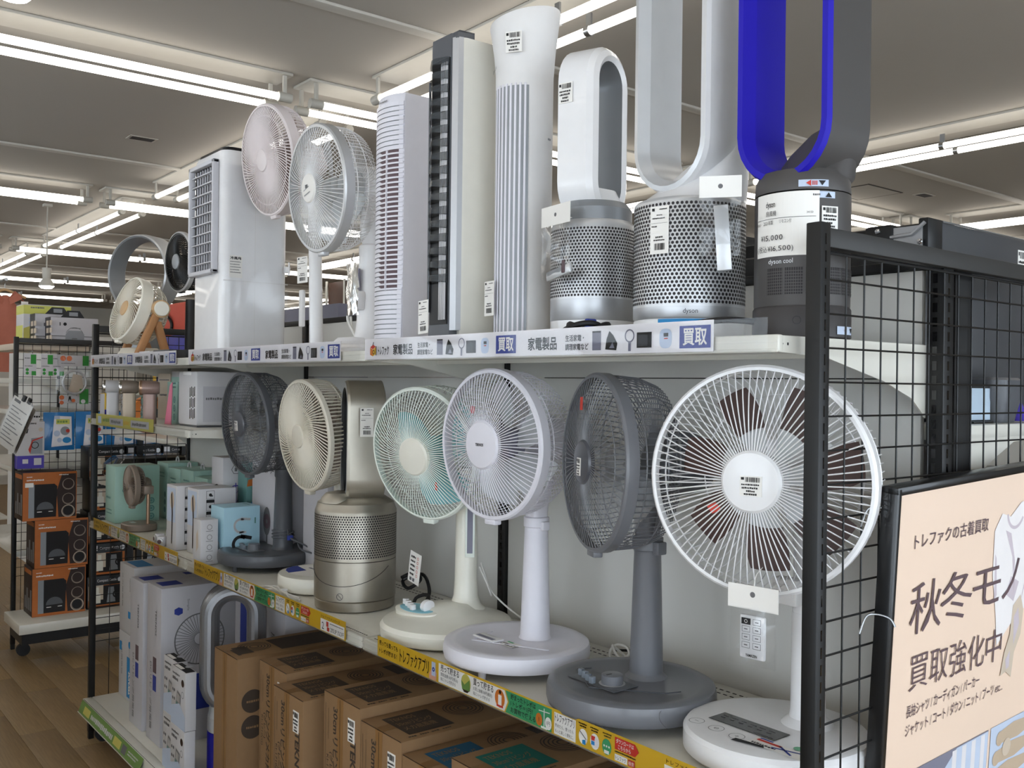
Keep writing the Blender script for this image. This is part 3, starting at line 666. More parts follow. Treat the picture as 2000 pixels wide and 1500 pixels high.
for k in range(4):
    mb = MB('bronze'); mb.box(-.005, .005, -.005, .005, 0, .013, c=.0012); loc = (-.095+k*.0165+.01, -.05-k*.006, .0545)
    k0 = share(k0, 'button', t, loc) if k0 else mb.build('button', t, loc=loc)
b = MB('grey'); b.lathe([(.021, .0), (.0205, .017), (.018, .0185), (0, .0185)], 28, T(-.012, -.038, .0545)); b.use('silver').lathe([(.026, 0), (.025, .001), (.021, .0012)], 28, T(-.012, -.038, .0545)); b.use('black').box(-.0135, -.0105, -.053, -.04, .073, .0737); b.build('knob', t)
b = MB('dgrey'); b.tube([(-.11, .0, .054), (-.12, -.03, .0545), (-.02, -.09, .0545), (.09, .0, .0545), (.1, .03, .0545)], .0012, 5); b.build('base_groove', t)
hx = headX(rel(-1.349, .098, H-.148), -22, 1)
fg = fan_head(t, hx, .17, dict(col='grey', n=72, hub=.043, bulge=.02, dep=.125, wr=.0012, cap='hubgrey', blade='clear_smoke', blades=5, spread=.85, rhoops=(.15, .4, .75, .85), nb=84, motor='dgrey', mdep=.12, mrad=.065, hoops=(.7,), band=.02, rim=.012))
price_card(fg, hx@T(-.012, -.026, .0295), .02, .034, 6, 'wide', 'price_sticker')
b = MB('redink'); b.box(-.005, .008, .10, .125, .0285, .029, hx); b.build('warning_label', fg, smooth=False)

# ---- white fan with hub lettering
t = thing('pedestal_fan', 'cool white pedestal fan with a plain oval hub, left of the grey one', 'fan', loc_mid(-1.667, .17), 0, G_LIV)
bx, by = t.location.x, t.location.y
disc_base(t, 'lavwhite', .164, h=.055, gap=.016, dish=True); feet(t, 'lavwhite', .164, (0, 0), .016)
b = MB('lavwhite'); b.lathe([(.037, .05), (.0345, .054), (.0335, .07), (.0265, .3), (.029, .302), (.029, .322), (.026, .324)], 32, T(.004, .05, 0)); b.build('pole', t)
b = MB('lavwhite'); b.box(.028, .04, .04, .06, .295, .315, c=.003); b.build('pole_clip', t)
b = MB('lavwhite'); b.loft([[(.004+x*w, .05+y*d, z) for x, y in rrect(1, 1, .3, 4)] for z, w, d in ((.32, .042, .042), (.36, .045, .05), (.40, .06, .07), (.45, .055, .08))]); b.build('neck', t)
X = FZ(-.03, -.04, .0505); b = MB('white'); b.box(-.055, .02, -.02, .012, 0, .004, X, c=.001); b.use('photo_grey').rect(-.05, .012, -.016, -.004, X, .0042); b.build('control_panel', t)
b = MB('paper'); b.rect(.028, .075, -.012, .02, X, .0006); b.use('green').rect(.03, .05, .012, .018, X, .001); b.use('ink').scrib(.03, .072, 0, .005, X, .001, 2); b.scrib(.03, .072, -.008, .005, X, .001, 3); b.build('sticker', t, smooth=False)
b = MB('lavwhite'); b.tube([(-.09, -.0, .0508), (-.06, -.08, .0508), (.11, .0, .0515)], .0012, 5); b.build('base_groove', t)
hx = headX(rel(-1.682, .10, H-.133), 4, -1)
fg = fan_head(t, hx, .165, dict(col='lavwhite', n=90, hub=.054, bulge=.022, dep=.125, wr=.0011, blade='clear_blade', blades=5, spread=.8, motor='lavwhite', rhoops=(.15, .8), hoops=(), mdep=.1, band=.022, rim=.014, spin='photo_grey'))
b = MB('ink'); b.text('TEKNOS', .0085, hx, 0, -.002, .0318, w=.026, al='c', bold=.03); b.build('lettering', fg, smooth=False)
b = MB('redink'); b.box(-.045, -.032, .068, .084, .0175, .018, hx); b.build('warning_label', fg, smooth=False)

# ---- ivory fan with teal blades
t = thing('pedestal_fan', 'ivory pedestal fan with pale teal blades and a blue button pad on its base', 'fan', loc_mid(-1.955, .18), 0, G_LIV)
bx, by = t.location.x, t.location.y
disc_base(t, 'ivory', .165, prof=[(.155, .002), (.163, .006), (.165, .03), (.158, .04), (.12, .052), (.07, .062), (.05, .075), (0, .08)])
b = MB('ivory'); b.lathe([(.05, .058), (.038, .07), (.031, .09), (.0285, .13), (.026, .36), (.026, .41)], 32, T(-.005, .06, 0)); b.build('pole', t)
b = MB('mintwhite'); b.box(-.012, .012, -.004, .0, .19, .34, T(.024, .05, 0)@Mx.Rotation(R(50), 4, 'Z'), c=.001); b.use('photo_grey').box(-.007, .007, -.0045, -.004, .2, .33, T(.024, .05, 0)@Mx.Rotation(R(50), 4, 'Z')); b.build('column_panel', t)
X = fr((-.035, -.066, .0655), (1, .12, 0), (-.1, 1, .14)); b = MB('ivory'); b.lathe([(.072, -.014), (.072, .0), (.066, .002), (0, .002)], 32, X, sy=.5); b.use('teal_pad').lathe([(.058, .0022), (.056, .0034), (0, .0034)], 32, X, sy=.46); b.build('button_pad', t)
k0 = None
for k in range(4):
    mb = MB('white'); mb.box(-.006, .006, -.006, .006, 0, .013, c=.0015); p = X@V((-.05+k*.0175, .006-k*.007, .003))
    k0 = share(k0, 'button', t, p) if k0 else mb.build('button', t, loc=p)
b = MB('white'); b.lathe([(.014, -.008), (.014, .006), (.010, .008), (0, .008)], 24, fr(X@V((.035, .006, .012)), (0, 1, .3), (0, -.3, 1)), sx=1.2); b.build('knob', t)
X2 = FZ(.03, -.03, .0565); b = MB('ink'); b.scrib(-.01, .02, .0, .006, X2, .004, 4); b.scrib(-.01, .02, .01, .006, X2, .004, 6); b.build('printed_label', t, smooth=False)
hx = headX(rel(-1.968, .11, H-.173), 15, -9)
fg = fan_head(t, hx, .163, dict(col='mintwhite', n=92, hub=.046, bulge=.032, dep=.13, wr=.0012, blade='teal_clear', blades=3, spread=.62, twist=34, motor='ivory', rhoops=(.2, .8), hoops=(), band=.014, rim=.009, swirl=.15, rswirl=.5, cap='ivory', spin='teal_clear', sweep=1.2))
b = MB('redink'); b.box(.055, .062, -.08, -.06, .026, .0265, hx); b.build('warning_label', fg, smooth=False)

# ---- cream circulator on a round base
t = thing('pedestal_fan', 'matte cream pedestal fan with a low round base, left of the nickel purifier', 'fan', loc_mid(-2.63, .19), 0, G_LIV)
bx, by = t.location.x, t.location.y
disc_base(t, 'ivory', .135, h=.048, prof=[(.128, .002), (.134, .006), (.135, .04), (.131, .047), (.11, .049), (0, .049)])
b = MB('paper'); b.disc(-.02, -.03, .095, FZ(0, 0, .0498), 0, 32, .07); b.use('blueink').poly([(-.112, -.03)]+[(-.02-.095*math.cos(a), -.03-.07*math.sin(a)) for a in (.3, .7, 1.1, 1.5)]+[(-.03, -.04)], FZ(0, 0, .0498), .0003); b.use('photo_grey').scrib(-.06, .04, -.02, .012, FZ(0, 0, .0498), .0006, 3); b.build('sticker', t, smooth=False)
b = MB('ivory'); b.cyl((0, .055, .04), (0, .055, .42), .022, .019, 24); b.build('pole', t)
hx = headX(rel(-2.585, .098, H-.158), 0, -5)
fan_head(t, hx, .163, dict(col='cream', n=90, hub=.036, bulge=.016, dep=.11, wr=.0020, blade='taupe', blades=5, spread=.8, motor='cream', rhoops=(.5,), hoops=(.38, .42), nb=90, rwk=1.1, swirl=.5, band=.012, rim=.012, rprof=[(.163, -.01), (.162, -.03), (.16, -.055), (.155, -.078), (.12, -.1), (.05, -.105)], mdep=.06))  # shade between the fins is put into the darker blade colour

# ---- dark grey fan, left
t = thing('pedestal_fan', 'dark grey pedestal fan with a cable wound on its pole, before tall white boxes', 'fan', loc_mid(-3.055, .2), 0, G_LIV)
bx, by = t.location.x, t.location.y
disc_base(t, 'dgrey', .162, h=.058, gap=.016, dish=True); feet(t, 'dgrey', .162, (0, 0), .016)
b = MB('dgrey'); b.lathe([(.038, .052), (.034, .06), (.0335, .07), (.0275, .295), (.0305, .30), (.0305, .323), (.027, .325)], 32, T(.015, .05, 0)); b.build('pole', t)
b = MB('dgrey'); b.loft([[(.015+x*w, .05+y*d, z) for x, y in rrect(1, 1, .3, 4)] for z, w, d in ((.325, .044, .044), (.36, .046, .05), (.40, .06, .07), (.45, .055, .08))]); b.build('neck', t)
X = FZ(-.03, -.05, .0535); b = MB('grey'); b.box(-.06, .06, -.025, .03, 0, .0015, X, c=.0006); b.build('control_panel', t)
k0 = None
for k in range(4):
    mb = MB('bronze'); mb.box(-.005, .005, -.005, .005, 0, .013, c=.0012); loc = (-.085+k*.0165, -.055-k*.004, .0545)
    k0 = share(k0, 'button', t, loc) if k0 else mb.build('button', t, loc=loc)
b = MB('grey'); b.lathe([(.02, .0), (.0195, .02), (.017, .0215), (0, .0215)], 28, T(-.005, -.045, .0545)); b.build('knob', t)
b = MB('cable_black')
b.use('dgrey').tube([(.015+(.036+.001*math.sin(k))*math.cos(k*.52), .05+.036*math.sin(k*.52), .085+.0009*k) for k in range(37)], .0032, 6)
b.tube(smoothpath([(.05, .05, .12), (.09, .04, .1), (.14, .06, .085), (.17, .08, .07), (.2, .09, .065)]), .003, 6); b.tube(smoothpath([(.06, .05, .11), (.1, .06, .09), (.15, .05, .07), (.19, .07, .06)]), .003, 6); b.use('blueink').box(.082, .095, .032, .05, .092, .108, c=.002); b.build('cable', t)
hx = headX(rel(-3.02, .1, H-.141), 3, -4)
fg = fan_head(t, hx, .168, dict(col='dgrey', n=72, hub=.043, bulge=.02, dep=.125, wr=.0012, cap='hubgrey', blade='clear_smoke', blades=5, spread=.85, rhoops=(.15, .4, .75, .85), nb=84, motor='dgrey', mdep=.1, hoops=(.7,), band=.02, rim=.012))
price_card(fg, hx@T(-.012, -.02, .0295), .02, .032, 8, 'wide', 'price_sticker')

# ---- the two tall fans on the top shelf
t = thing('pedestal_fan', 'tall pinkish white fan, its head leaning over the air cooler', 'fan', (-2.83, .24, ZT+.0005), 0, 'tall fans on the top shelf')
bx, by = t.location.x, t.location.y
b = MB('white'); b.lathe([(.115, 0), (.12, .004), (.12, .010), (.114, .014), (0, .016)], 40, T(.03, -.02, 0)); b.build('base', t)
b = MB('white'); b.cyl((.02, .01, .012), (-.005, .01, .48), .022, .0205, 24); b.build('pole', t)
b = MB('white'); b.cyl((-.005, .01, .47), (-.03, -.0, .60), .02, .022, 20); b.build('neck', t)
hx = headX(rel(-2.87, .10, H+.70), 2, -8)
fan_head(t, hx, .172, dict(col='pinkwhite', n=96, hub=.036, bulge=.014, dep=.1, wr=.0021, blade='rosebrown', blades=5, spread=.8, motor='pinkwhite', rhoops=(.5,), hoops=(.35, .42, .75), nb=80, swirl=.55, band=.03, rim=.01, rprof=[(.172, -.02), (.171, -.04), (.168, -.06), (.16, -.075), (.12, -.09), (.05, -.095)], mdep=.1))  # blade colour darkened to imitate shaded gaps behind the pinkish fins
price_card(t, fr((-.045, -.028, .24), (1, .25, .04), (-.04, .0, 1)), .05, .085, 11, 'tall')
b = MB('white_matte'); b.box(-.012, .012, -.006, .006, 0, .11, fr((-.035, -.02, .10), (1, .3, 0), (0, 0, 1))@Mx.Rotation(R(-90), 4, 'X'), c=.003) if False else b.box(-.052, -.028, -.02, -.006, .10, .22, c=.004); b.build('remote_holder', t)
t = thing('pedestal_fan', 'tall white fan with see-through blades and a bagged remote on its pole', 'fan', (-2.45, .24, ZT+.0005), 0, 'tall fans on the top shelf')
bx, by = t.location.x, t.location.y
b = MB('white'); b.lathe([(.15, 0), (.158, .005), (.158, .016), (.14, .024), (.07, .032), (.05, .05), (0, .055)], 48, T(-.02, -.04, 0)); b.build('base', t)
b = MB('white'); b.lathe([(.07, .02), (.048, .05), (.042, .09), (.0375, .16), (.036, .29), (.0365, .3), (.0365, .318), (.034, .32), (.026, .325), (.027, .33)], 32); b.build('pole', t)
b = MB('white'); b.lathe([(.026, .322), (.034, .345), (.033, .40), (.028, .425), (.025, .43), (.022, .47), (.02, .5)], 28); b.build('neck', t)
hx = headX(rel(-2.497, .085, H+.552), -1, -5)
fg = fan_head(t, hx, .18, dict(col='silverlt', wire='white', n=80, hub=.042, bulge=.022, dep=.12, wr=.0011, blade='clear_blade', blades=5, spread=.85, cap='paper', capring='silverdk', motor='white', mrad=.07, mdep=.14, rhoops=(.15, .35, .8), hoops=(), band=.026, rim=.016, nb=84, spin='clear_blade'))
b = MB('inkgrey'); b.rect(-.008, .008, .0, .01, hx, .0315); b.use('silverdk').line(-.018, -.02, .02, -.012, .003, hx, .0315); b.line(-.02, -.006, .016, .004, .002, hx, .0315); b.build('badge', fg, smooth=False)
b = MB('white'); b.box(-.024, .024, -.062, -.03, .13, .185, c=.006); b.use('photo_grey').box(-.018, .018, -.055, -.045, .15, .25, c=.003); b.build('remote_holder', t)
b = MB('glass_film')
vs = []; fs = []
for i in range(9):
    for j in range(9): vs.append(((i/8-.5)*.07, -.066+.006*math.sin(i*1.9+j*1.3)*.5+.01*abs(i/8-.5), .115+j/8*.15))
for i in range(8):
    for j in range(8): fs.append((i*9+j, i*9+j+1, (i+1)*9+j+1, (i+1)*9+j))
b.add(vs, fs); b.build('clear_bag', t)
b = MB('cable_white'); b.tube(smoothpath([(-.06, .02, .03), (-.085, .0, .06), (-.12, -.01, .11), (-.10, -.01, .15), (-.075, 0, .12), (-.08, .0, .06), (-.11, -.0, .08), (-.12, -.0, .12)]), .0042, 8); b.build('cable', t)

# ---- cream circulator on wooden legs (far left of the top shelf)
t = thing('circulator_fan', 'cream circulator fan tilted up on splayed wooden legs', 'fan', (-4.10, .105, ZT+.0005), R(0))
bx, by = t.location.x, t.location.y
b = MB('wood'); b.loft([[(x*w, y*w, z) for x, y in rrect(.25, .17, .06)] for z, w in ((.0, 1), (.008, 1))]); b.build('base_plate', t)
b = MB('cream'); b.loft([[(x*w-.03, y*w, z) for x, y in rrect(.18, .16, .05)] for z, w in ((.008, 1), (.03, .97), (.05, .82), (.054, .76))]); b.build('base', t)
b = MB('inkgrey'); b.scrib(-.05, .01, .026, .004, FY(0, -.080, 0), .0, 3); b.scrib(-.04, .0, .018, .003, FY(0, -.080, 0), 0, 4); b.build('printed_symbols', t, smooth=False)
def leg(x0, y0, x1, y1, z1):
    b = MB('wood'); b.loft([[(x+dx, y+dy, z) for dx, dy in rrect(.028, .034, .008, 3)] for x, y, z in ((x0, y0, .012), (x1, y1, z1))]); b.build('leg', t)
leg(.125, -.06, .128, .03, .225); leg(.10, .07, .118, .02, .16); leg(-.10, -.05, -.126, .03, .21); leg(-.10, .07, -.118, .02, .16)
for s_ in (-1, 1):
    F = fr((s_*.128, .03, .212), (0, s_, 0), (0, 0, 1))
    b = MB('woodcap'); b.lathe([(.036, -.012), (.036, .016), (.032, .02)], 28, F); b.use('ivory').lathe([(.031, .02), (.028, .024), (0, .024)], 28, F); b.build('pivot_cap', t)
hx2 = headX((-.005, -.065, .215), 6, 16)
fan_head(t, hx2, .136, dict(col='ivory', wire='cream', n=56, hub=.033, bulge=.006, dep=.13, wr=.0021, cap='woodcap', blade='mug', blades=5, spread=.9, hoops=(), rhoops=(.3, .55, .8), nb=50, swirl=.7, band=.045, rim=.008, rprof=[(.132, -.05), (.13, -.08), (.123, -.1), (.105, -.125), (.075, -.145), (.04, -.15)], motor='cream', mrad=.045, mdep=.03))
# ---- big ring-shaped bladeless fan behind it
t = thing('bladeless_fan', 'big silver-grey ring of a bladeless fan behind the cream circulator', 'bladeless fan', (-4.355, .19, ZT+.0005), R(28))
b = MB('silverdk'); b.lathe([(.062, 0), (.066, .004), (.066, .15), (.06, .19), (.05, .215), (.045, .225)], 40); b.build('base', t)
b = MB('silverlt'); F = headX((0, 0, .39), 0, 0); b.lathe([(.158, -.045), (.166, -.052), (.172, -.045), (.174, .02), (.170, .045), (.164, .05)], 72, F, cap=False); b.build('ring', t)
b = MB('silverdk'); b.lathe([(.164, .05), (.158, .046), (.150, .01), (.149, -.035), (.158, -.045)], 72, F, cap=False); b.build('inner_band', t)

# ---- black round fan behind the cooler
t = thing('circulator_fan', 'black round fan with a silver rim, half hidden behind the white air cooler', 'fan', (-4.0, .27, ZT+.0005))
bx, by = t.location.x, t.location.y
b = MB('black'); b.lathe([(.085, 0), (.09, .006), (.088, .02), (.03, .03), (.022, .05), (.02, .26)], 32); b.build('stand', t)
hx = headX((-.0, -.05, .415), 6, -2)
fan_head(t, hx, .118, dict(col='black', n=60, hub=.033, bulge=.012, dep=.09, wr=.0018, cap='silverdk', blade='black', blades=7, swirl=.6, rhoops=(.5,), hoops=(), band=.02, rim=.01))
b = MB('silverlt'); b.lathe([(.119, .006), (.126, .003), (.126, -.014), (.119, -.014)], 56, hx, cap=False); b.build('trim_ring', t)
# ================================================================ appliances standing on the top shelf
# ---- white air cooler
t = thing('air_cooler', 'glossy white tower air cooler with grey louvre grille, tallest thing on the middle top shelf', 'air cooler', (-3.255, .175, ZT+.0005))
h = .700
def cooler_ring(z, k=1.): return [(x*k, y*k, z) for x, y in rrect(.275, .24, .035, 5)]
b = MB('white'); b.loft([cooler_ring(.012), cooler_ring(.02), cooler_ring(h*.6), cooler_ring(h-.012), cooler_ring(h, .96)]); b.build('body', t)
b = MB('black'); b.loft([cooler_ring(h, .93), cooler_ring(h+.012, .91)]); b.build('top_panel', t)
b = MB('black'); b.loft([cooler_ring(0, .95), cooler_ring(.012, .95)]); b.build('base', t)
X = FY(-.01, -.1205, 0)
b = MB('blackgloss'); b.rect(-.10, .10, .30, .66, X, .0005); b.build('louvre_recess', t, smooth=False)  # black sheet on the solid body, paints in the shade behind the slats
b = MB('vane_grey')
for x0, x1, y0, y1 in ((-.115, .115, .655, .67), (-.115, .115, .285, .30), (-.115, -.1, .285, .67), (.1, .115, .285, .67)): b.box(x0, x1, y0, y1, 0, .022, X, c=.004)
b.build('louvre_frame', t)
k0 = None
for k in range(10):
    mb = MB('vane_grey'); mb.box(-.1, .1, -.002, .002, 0, .014, c=.0005); m = X@T(0, .325+k*.034, .001)
    if k0: q = share(k0, 'slat', t, m.translation, m.to_euler())
    else: q = k0 = mb.build('slat', t, loc=m.translation); q.rotation_euler = m.to_euler()
k0 = None
for k in range(8):
    mb = MB('vane_grey'); mb.box(-.0015, .0015, 0, .35, -.007, -.002, c=.0005); m = X@T(-.07+k*.023, .302, .008)
    if k0: q = share(k0, 'vane', t, m.translation, m.to_euler())
    else: q = k0 = mb.build('vane', t, loc=m.translation); q.rotation_euler = m.to_euler()
X = FX(.1378, 0, 0)
b = MB('white_matte'); b.rect(-.115, .117, .258, .261, X, .0003); b.rect(-.005, -.003, .02, h-.03, X, .0003); b.build('seam', t, smooth=False)
b = MB('paper'); b.box(-.095, -.05, .27, .345, 0, .0006, X); b.use('ink').text('冷風扇', .0105, X, -.092, .332, .001, w=.038, bold=.03)
for k in range(5): b.use('inkgrey').scrib(-.092, -.055-.004*(k % 2), .322-k*.009, .0035, X, .001, k)
b.build('rating_label', t, smooth=False)
b = MB('white'); b.box(.10, .118, .30, .32, .0, .02, X, c=.002); b.cyl(X@V((.112, .29, .02)), X@V((.112, .335, .02)), .003); b.build('hook', t)
b = MB('clear_plastic')
vs = []; fs = []
for i in range(10):
    for j in range(15): vs.append((-.12+i/9*.235, .03+j/14*.62, .0025+.0022*math.sin(i*2.1+j*.9)*math.sin(j*1.7+i)))
for i in range(9):
    for j in range(14): fs.append((i*15+j, (i+1)*15+j, (i+1)*15+j+1, i*15+j+1))
b.add(vs, fs, X); b.build('wrapping_film', t)

# ---- lavender tower fan
t = thing('tower_fan', 'pale lavender tower fan with ribbed front and dark grille, left of the silver-edged tower', 'tower fan', (-2.16, .19, ZT+.0005), 0, 'tower fans')
h = .665
FRONT = [(-.067+.134*i/10, -.086+.022*abs(i/5-1)**2.2) for i in range(11)]
def lav(z, k=1.):
    return [(x*k, y*k, z) for x, y in [(.068, .07), (.045, .085), (-.045, .085), (-.068, .07)]+FRONT]
b = MB('lavwhite'); b.loft([lav(.0), lav(h-.02), lav(h, .96)]); b.build('body', t)
b = MB('plum'); b.loft([[(x, y-.001, z) for x, y in FRONT[4:10]]+[(.05, -.06, z), (-.013, -.06, z)] for z in (.16, .52)]); b.build('grille_recess', t)
RIB = {}
b = MB('silverdk'); b.loft([[(x*.985, y-.0004, z) for x, y in FRONT]+[(.05, -.06, z), (-.05, -.06, z)] for z in (.012, h-.032)]); b.build('rib_gap_shade', t)  # darker layer behind the ribs, paints shade into the gap lines
for k in range(52):
    z = .012+k*.0124
    if z > h-.03: break
    g = .155 < z < .515
    if (g, 0) not in RIB:
        mb = MB('lavwhite'); N = len(FRONT); hs = [.0045 if (g and i > 4) else .0098 for i in range(N)]
        mb.add([(x, y-.0035, q*hs[i]) for i, (x, y) in enumerate(FRONT) for q in (0, 1)]+[(x, y+.001, q*hs[i]) for i, (x, y) in enumerate(FRONT) for q in (0, 1)],
               [(2*i, 2*i+2, 2*i+3, 2*i+1) for i in range(N-1)]+[(2*i+1, 2*i+3, 2*N+2*i+3, 2*N+2*i+1) for i in range(N-1)]+[(2*i+2, 2*i, 2*N+2*i, 2*N+2*i+2) for i in range(N-1)])
        RIB[g, 0] = mb.build('rib', t, loc=(0, 0, z), smooth=False)
    else: share(RIB[g, 0], 'rib', t, (0, 0, z))
b = MB('lavwhite'); b.box(.017, .021, -.089, -.084, .16, .52); b.build('grille_divider', t)
b = MB('inkgrey'); b.scrib(-.02, .02, h-.018, .004, FY(0, -.087, 0), .002, 4); b.scrib(-.012, .012, h-.026, .003, FY(0, -.087, 0), .002, 5); b.build('printed_symbols', t, smooth=False)

# ---- grey / white tower with dark louvre
t = thing('tower_fan', 'white tower fan with tall dark louvred slot and a silver edge band', 'tower fan', (-1.865, .19, ZT+.0005), 0, 'tower fans')
h = .735
BODY = [(.052, -.085), (.056, -.075), (.058, .0), (.056, .05), (.035, .085), (-.035, .085), (-.056, .05), (-.058, -.06)]
b = MB('shelfwhite'); b.loft([[(x*k, y*k, z) for x, y in BODY] for z, k in ((.024, 1.), (.3, 1.), (h-.03, 1.), (h-.012, .98))]); b.build('body', t)
b = MB('dgrey'); b.loft([[(x*k, y-.002, z) for x, y in [(.03, -.098), (.036, -.088), (.036, -.07), (-.062, -.055), (-.064, -.075), (-.05, -.098)]] for z, k in ((.03, 1.1), (.06, 1.0), (h-.02, 1.), (h+.0, .96))]); b.build('front_housing', t)
b = MB('dgrey'); b.loft([[(x*k, y*k-.012, z) for x, y in [(.05, -.085), (.054, -.04), (-.062, -.035), (-.062, -.07), (-.05, -.085)]] for z, k in ((h-.014, 1.), (h+.0, .99), (h+.006, .9))]); b.build('top_cap', t)
b = MB('silver'); b.loft([[(x, y, z) for x, y in [(.034, -.1), (.05, -.094), (.0535, -.082), (.03, -.08)]] for z in (.045, h-.012)]); b.build('edge_band', t)
b = MB('black'); b.box(-.046, .026, -.1025, -.099, .06, h-.055); b.build('louvre_recess', t, smooth=False)
k0 = None
for k in range(17):
    mb = MB('smoke'); ring = [(-.044+.07*i/8, -.020*math.sin(math.pi*i/8)-.004) for i in range(9)]
    mb.loft([[(x, y, -.010-.2*y) for x, y in ring]+[(.026, .002, -.006), (-.044, .002, -.006)], [(x, y*.85, .012+.1*y) for x, y in ring]+[(.026, .002, .012), (-.044, .002, .012)]]); z = .165+k*.0315
    if k0: share(k0, 'louvre', t, (.0, -.1035, z))
    else: k0 = mb.build('louvre', t, loc=(.0, -.1035, z))
k0 = None
for k in range(4):
    mb = MB('boxwhite'); mb.box(-.0022, .0022, -.002, .002, 0, h-.135, c=.0006)
    if k0: share(k0, 'vane', t, (.0+k*.0068, -.1055, .07))
    else: k0 = mb.build('vane', t, loc=(.0, -.1055, .07))
b = MB('dgrey'); b.tube([(-.046, -.106, .09), (-.046, -.108, h-.1)], .003, 6); b.build('link_rod', t)
b = MB('dgrey'); b.loft([[(x*k+.008, y*k-.03, z) for x, y in rrect(.15, .16, .05)] for z, k in ((.020, .85), (.026, 1.0), (.03, .9))]); b.use('shelfwhite').loft([[(x*k, y*k+.0, z) for x, y in rrect(.16, .2, .07)] for z, k in ((0, 1.), (.014, 1.), (.022, .9))]); b.build('base', t)
b = MB('photo_grey'); b.rect(.05, .07, .03, .035, FX(.059, 0, 0), .0005); b.build('emblem', t, smooth=False)
price_card(t, fr((-.02, -.15, .035), (1, .1, .08), (-.1, .05, 1)), .036, .078, 21, 'tall')

# ---- flared white tower
t = thing('tower_fan', 'tall white tower fan with flared top and vertical slits, between silver-edged tower and purifiers', 'tower fan', (-1.70, .2, ZT+.0005), 0, 'tower fans')
h = .775
rings = []
for z, k in ((0, .98), (.1, .985), (.3, .99), (.5, .993), (.62, 1.0), (.67, 1.06), (.72, 1.16), (.745, 1.22)):
    rings.append([(x*k, y*k, z+(.0 if z < .6 else (.62*x+.78*y)*.26*((z-.6)/.145)**1.5)) for x, y in [(.066*math.cos(a), .066*math.sin(a)) for a in [2*math.pi*i/40 for i in range(40)]]])
top = rings[-1]
rings.append([(x*.985, y*.985, z+.006) for x, y, z in top]); rings.append([(x*.6, y*.6, z+.012) for x, y, z in top])
b = MB('white_matte'); b.loft(rings); b.build('body', t, ang=50)
k0 = None
for k in range(8):
    a = R(-104+k*9.5); mb = MB('lavwhite'); mb.box(-.0025, .0025, -.0022, .002, 0, .56, c=.001)
    loc = (.0665*math.cos(a), .0665*math.sin(a), .03); ro = (0, 0, a+R(90))
    if k0: share(k0, 'slat', t, loc, ro)
    else: k0 = mb.build('slat', t, loc=loc); k0.rotation_euler = ro
b = MB('silverdk')
for k in range(9):
    a = R(-109+k*9.5); b.box(-.003, .003, -.0005, .0006, .035, .585, T(.0665*math.cos(a), .0665*math.sin(a), 0)@Mx.Rotation(a+R(90), 4, 'Z'))
b.build('air_slits', t, smooth=False, kind='stuff')
b = MB('white'); b.lathe([(.03, .75), (.03, .772), (.027, .775), (0, .775)], 28, T(-.036, .0, -.004)); b.build('knob', t)
a = R(-58); X = fr((.0735*math.cos(a)*1.0, .0735*math.sin(a), .655), (-math.sin(a), math.cos(a), 0), (.08*math.cos(a), .08*math.sin(a), 1))
price_card(t, X@T(-.019, 0, .0025), .038, .045, 22, 'wide', 'price_sticker')
a = R(-118); X = fr((.0705*math.cos(a), .0705*math.sin(a), .625), (-math.sin(a), math.cos(a), 0), (0, 0, 1)); b = MB('inkgrey'); b.text('Good Life', .012, X, -.01, 0, .001, w=.045); b.build('lettering', t, smooth=False)
b = MB('silverdk')
for z in (.31, .47, .64): b.box(-.005, .005, -.001, .001, z, z+.004, T(.066*math.cos(.35), .066*math.sin(.35), 0)@Mx.Rotation(R(110), 4, 'Z'))
b.build('printed_marks', t, smooth=False)
a = R(-125); price_card(t, fr((-.045, -.073, .075), (1, -.12, .0), (.0, 0, 1)), .042, .078, 23, 'tall')

# ---------------------------------------------------------------- bladeless fans / purifiers
def stadium(w, h, n=14):
    """outline of an upright loop, w wide and h tall, centred on z"""
    r = w/2; return [(x, z+h/2-r) for x, z in arc(0, 0, r, 0, math.pi, n)]+[(x, z-h/2+r) for x, z in arc(0, 0, r, math.pi, 2*math.pi, n)]
def loop(t, X, w, h, sect, name='loop'):
    """sweep a section round a stadium; X: local x across, y up, z = forward axis. sect: (inset from the outline, forward, material)"""
    out = stadium(w, h); N = len(out); nb = []
    for i in range(N):
        a = V(out[i-1]); c = V(out[(i+1) % N]); d = (c-a).normalized(); nb.append(V((-d.y, d.x)))
    objs = {}
    k = len(sect)
    for j in range(k):
        m = sect[j][2]; b = objs.setdefault(m[1], MB(m[0]))
        vs = []; fs = []
        for i in range(N):
            for q in (sect[j], sect[(j+1) % k]): vs.append((out[i][0]+nb[i].x*q[0], out[i][1]+nb[i].y*q[0], q[1]))
        for i in range(N): i2 = (i+1) % N; fs.append((2*i, 2*i2, 2*i2+1, 2*i+1))
        b.add(vs, fs, X)
    return {nm: b.build(nm, t, ang=30) for nm, b in objs.items()}
def perforations(r, z0, z1, pitch, hole, n=7, X=None):
    b = MB('vent_dark'); m = int(2*math.pi*r/pitch); rows = int((z1-z0)/(pitch*.87))
    for j in range(rows):
        z = z0+(j+.5)*(z1-z0)/rows
        for i in range(m):
            a = 2*math.pi*(i+.5*(j % 2))/m; c, s_ = math.cos(a), math.sin(a)
            b.add([((r+.0004)*c-s_*hole*math.cos(q), (r+.0004)*s_+c*hole*math.cos(q), z+hole*math.sin(q)) for q in [2*math.pi*k/n for k in range(n)]], [tuple(range(n))], X)
    return b
def FA(r, adeg, z):                                              # plane tangent to a cylinder
    a = R(adeg); return fr((r*math.cos(a), r*math.sin(a), z), (-math.sin(a), math.cos(a), 0), (0, 0, 1))
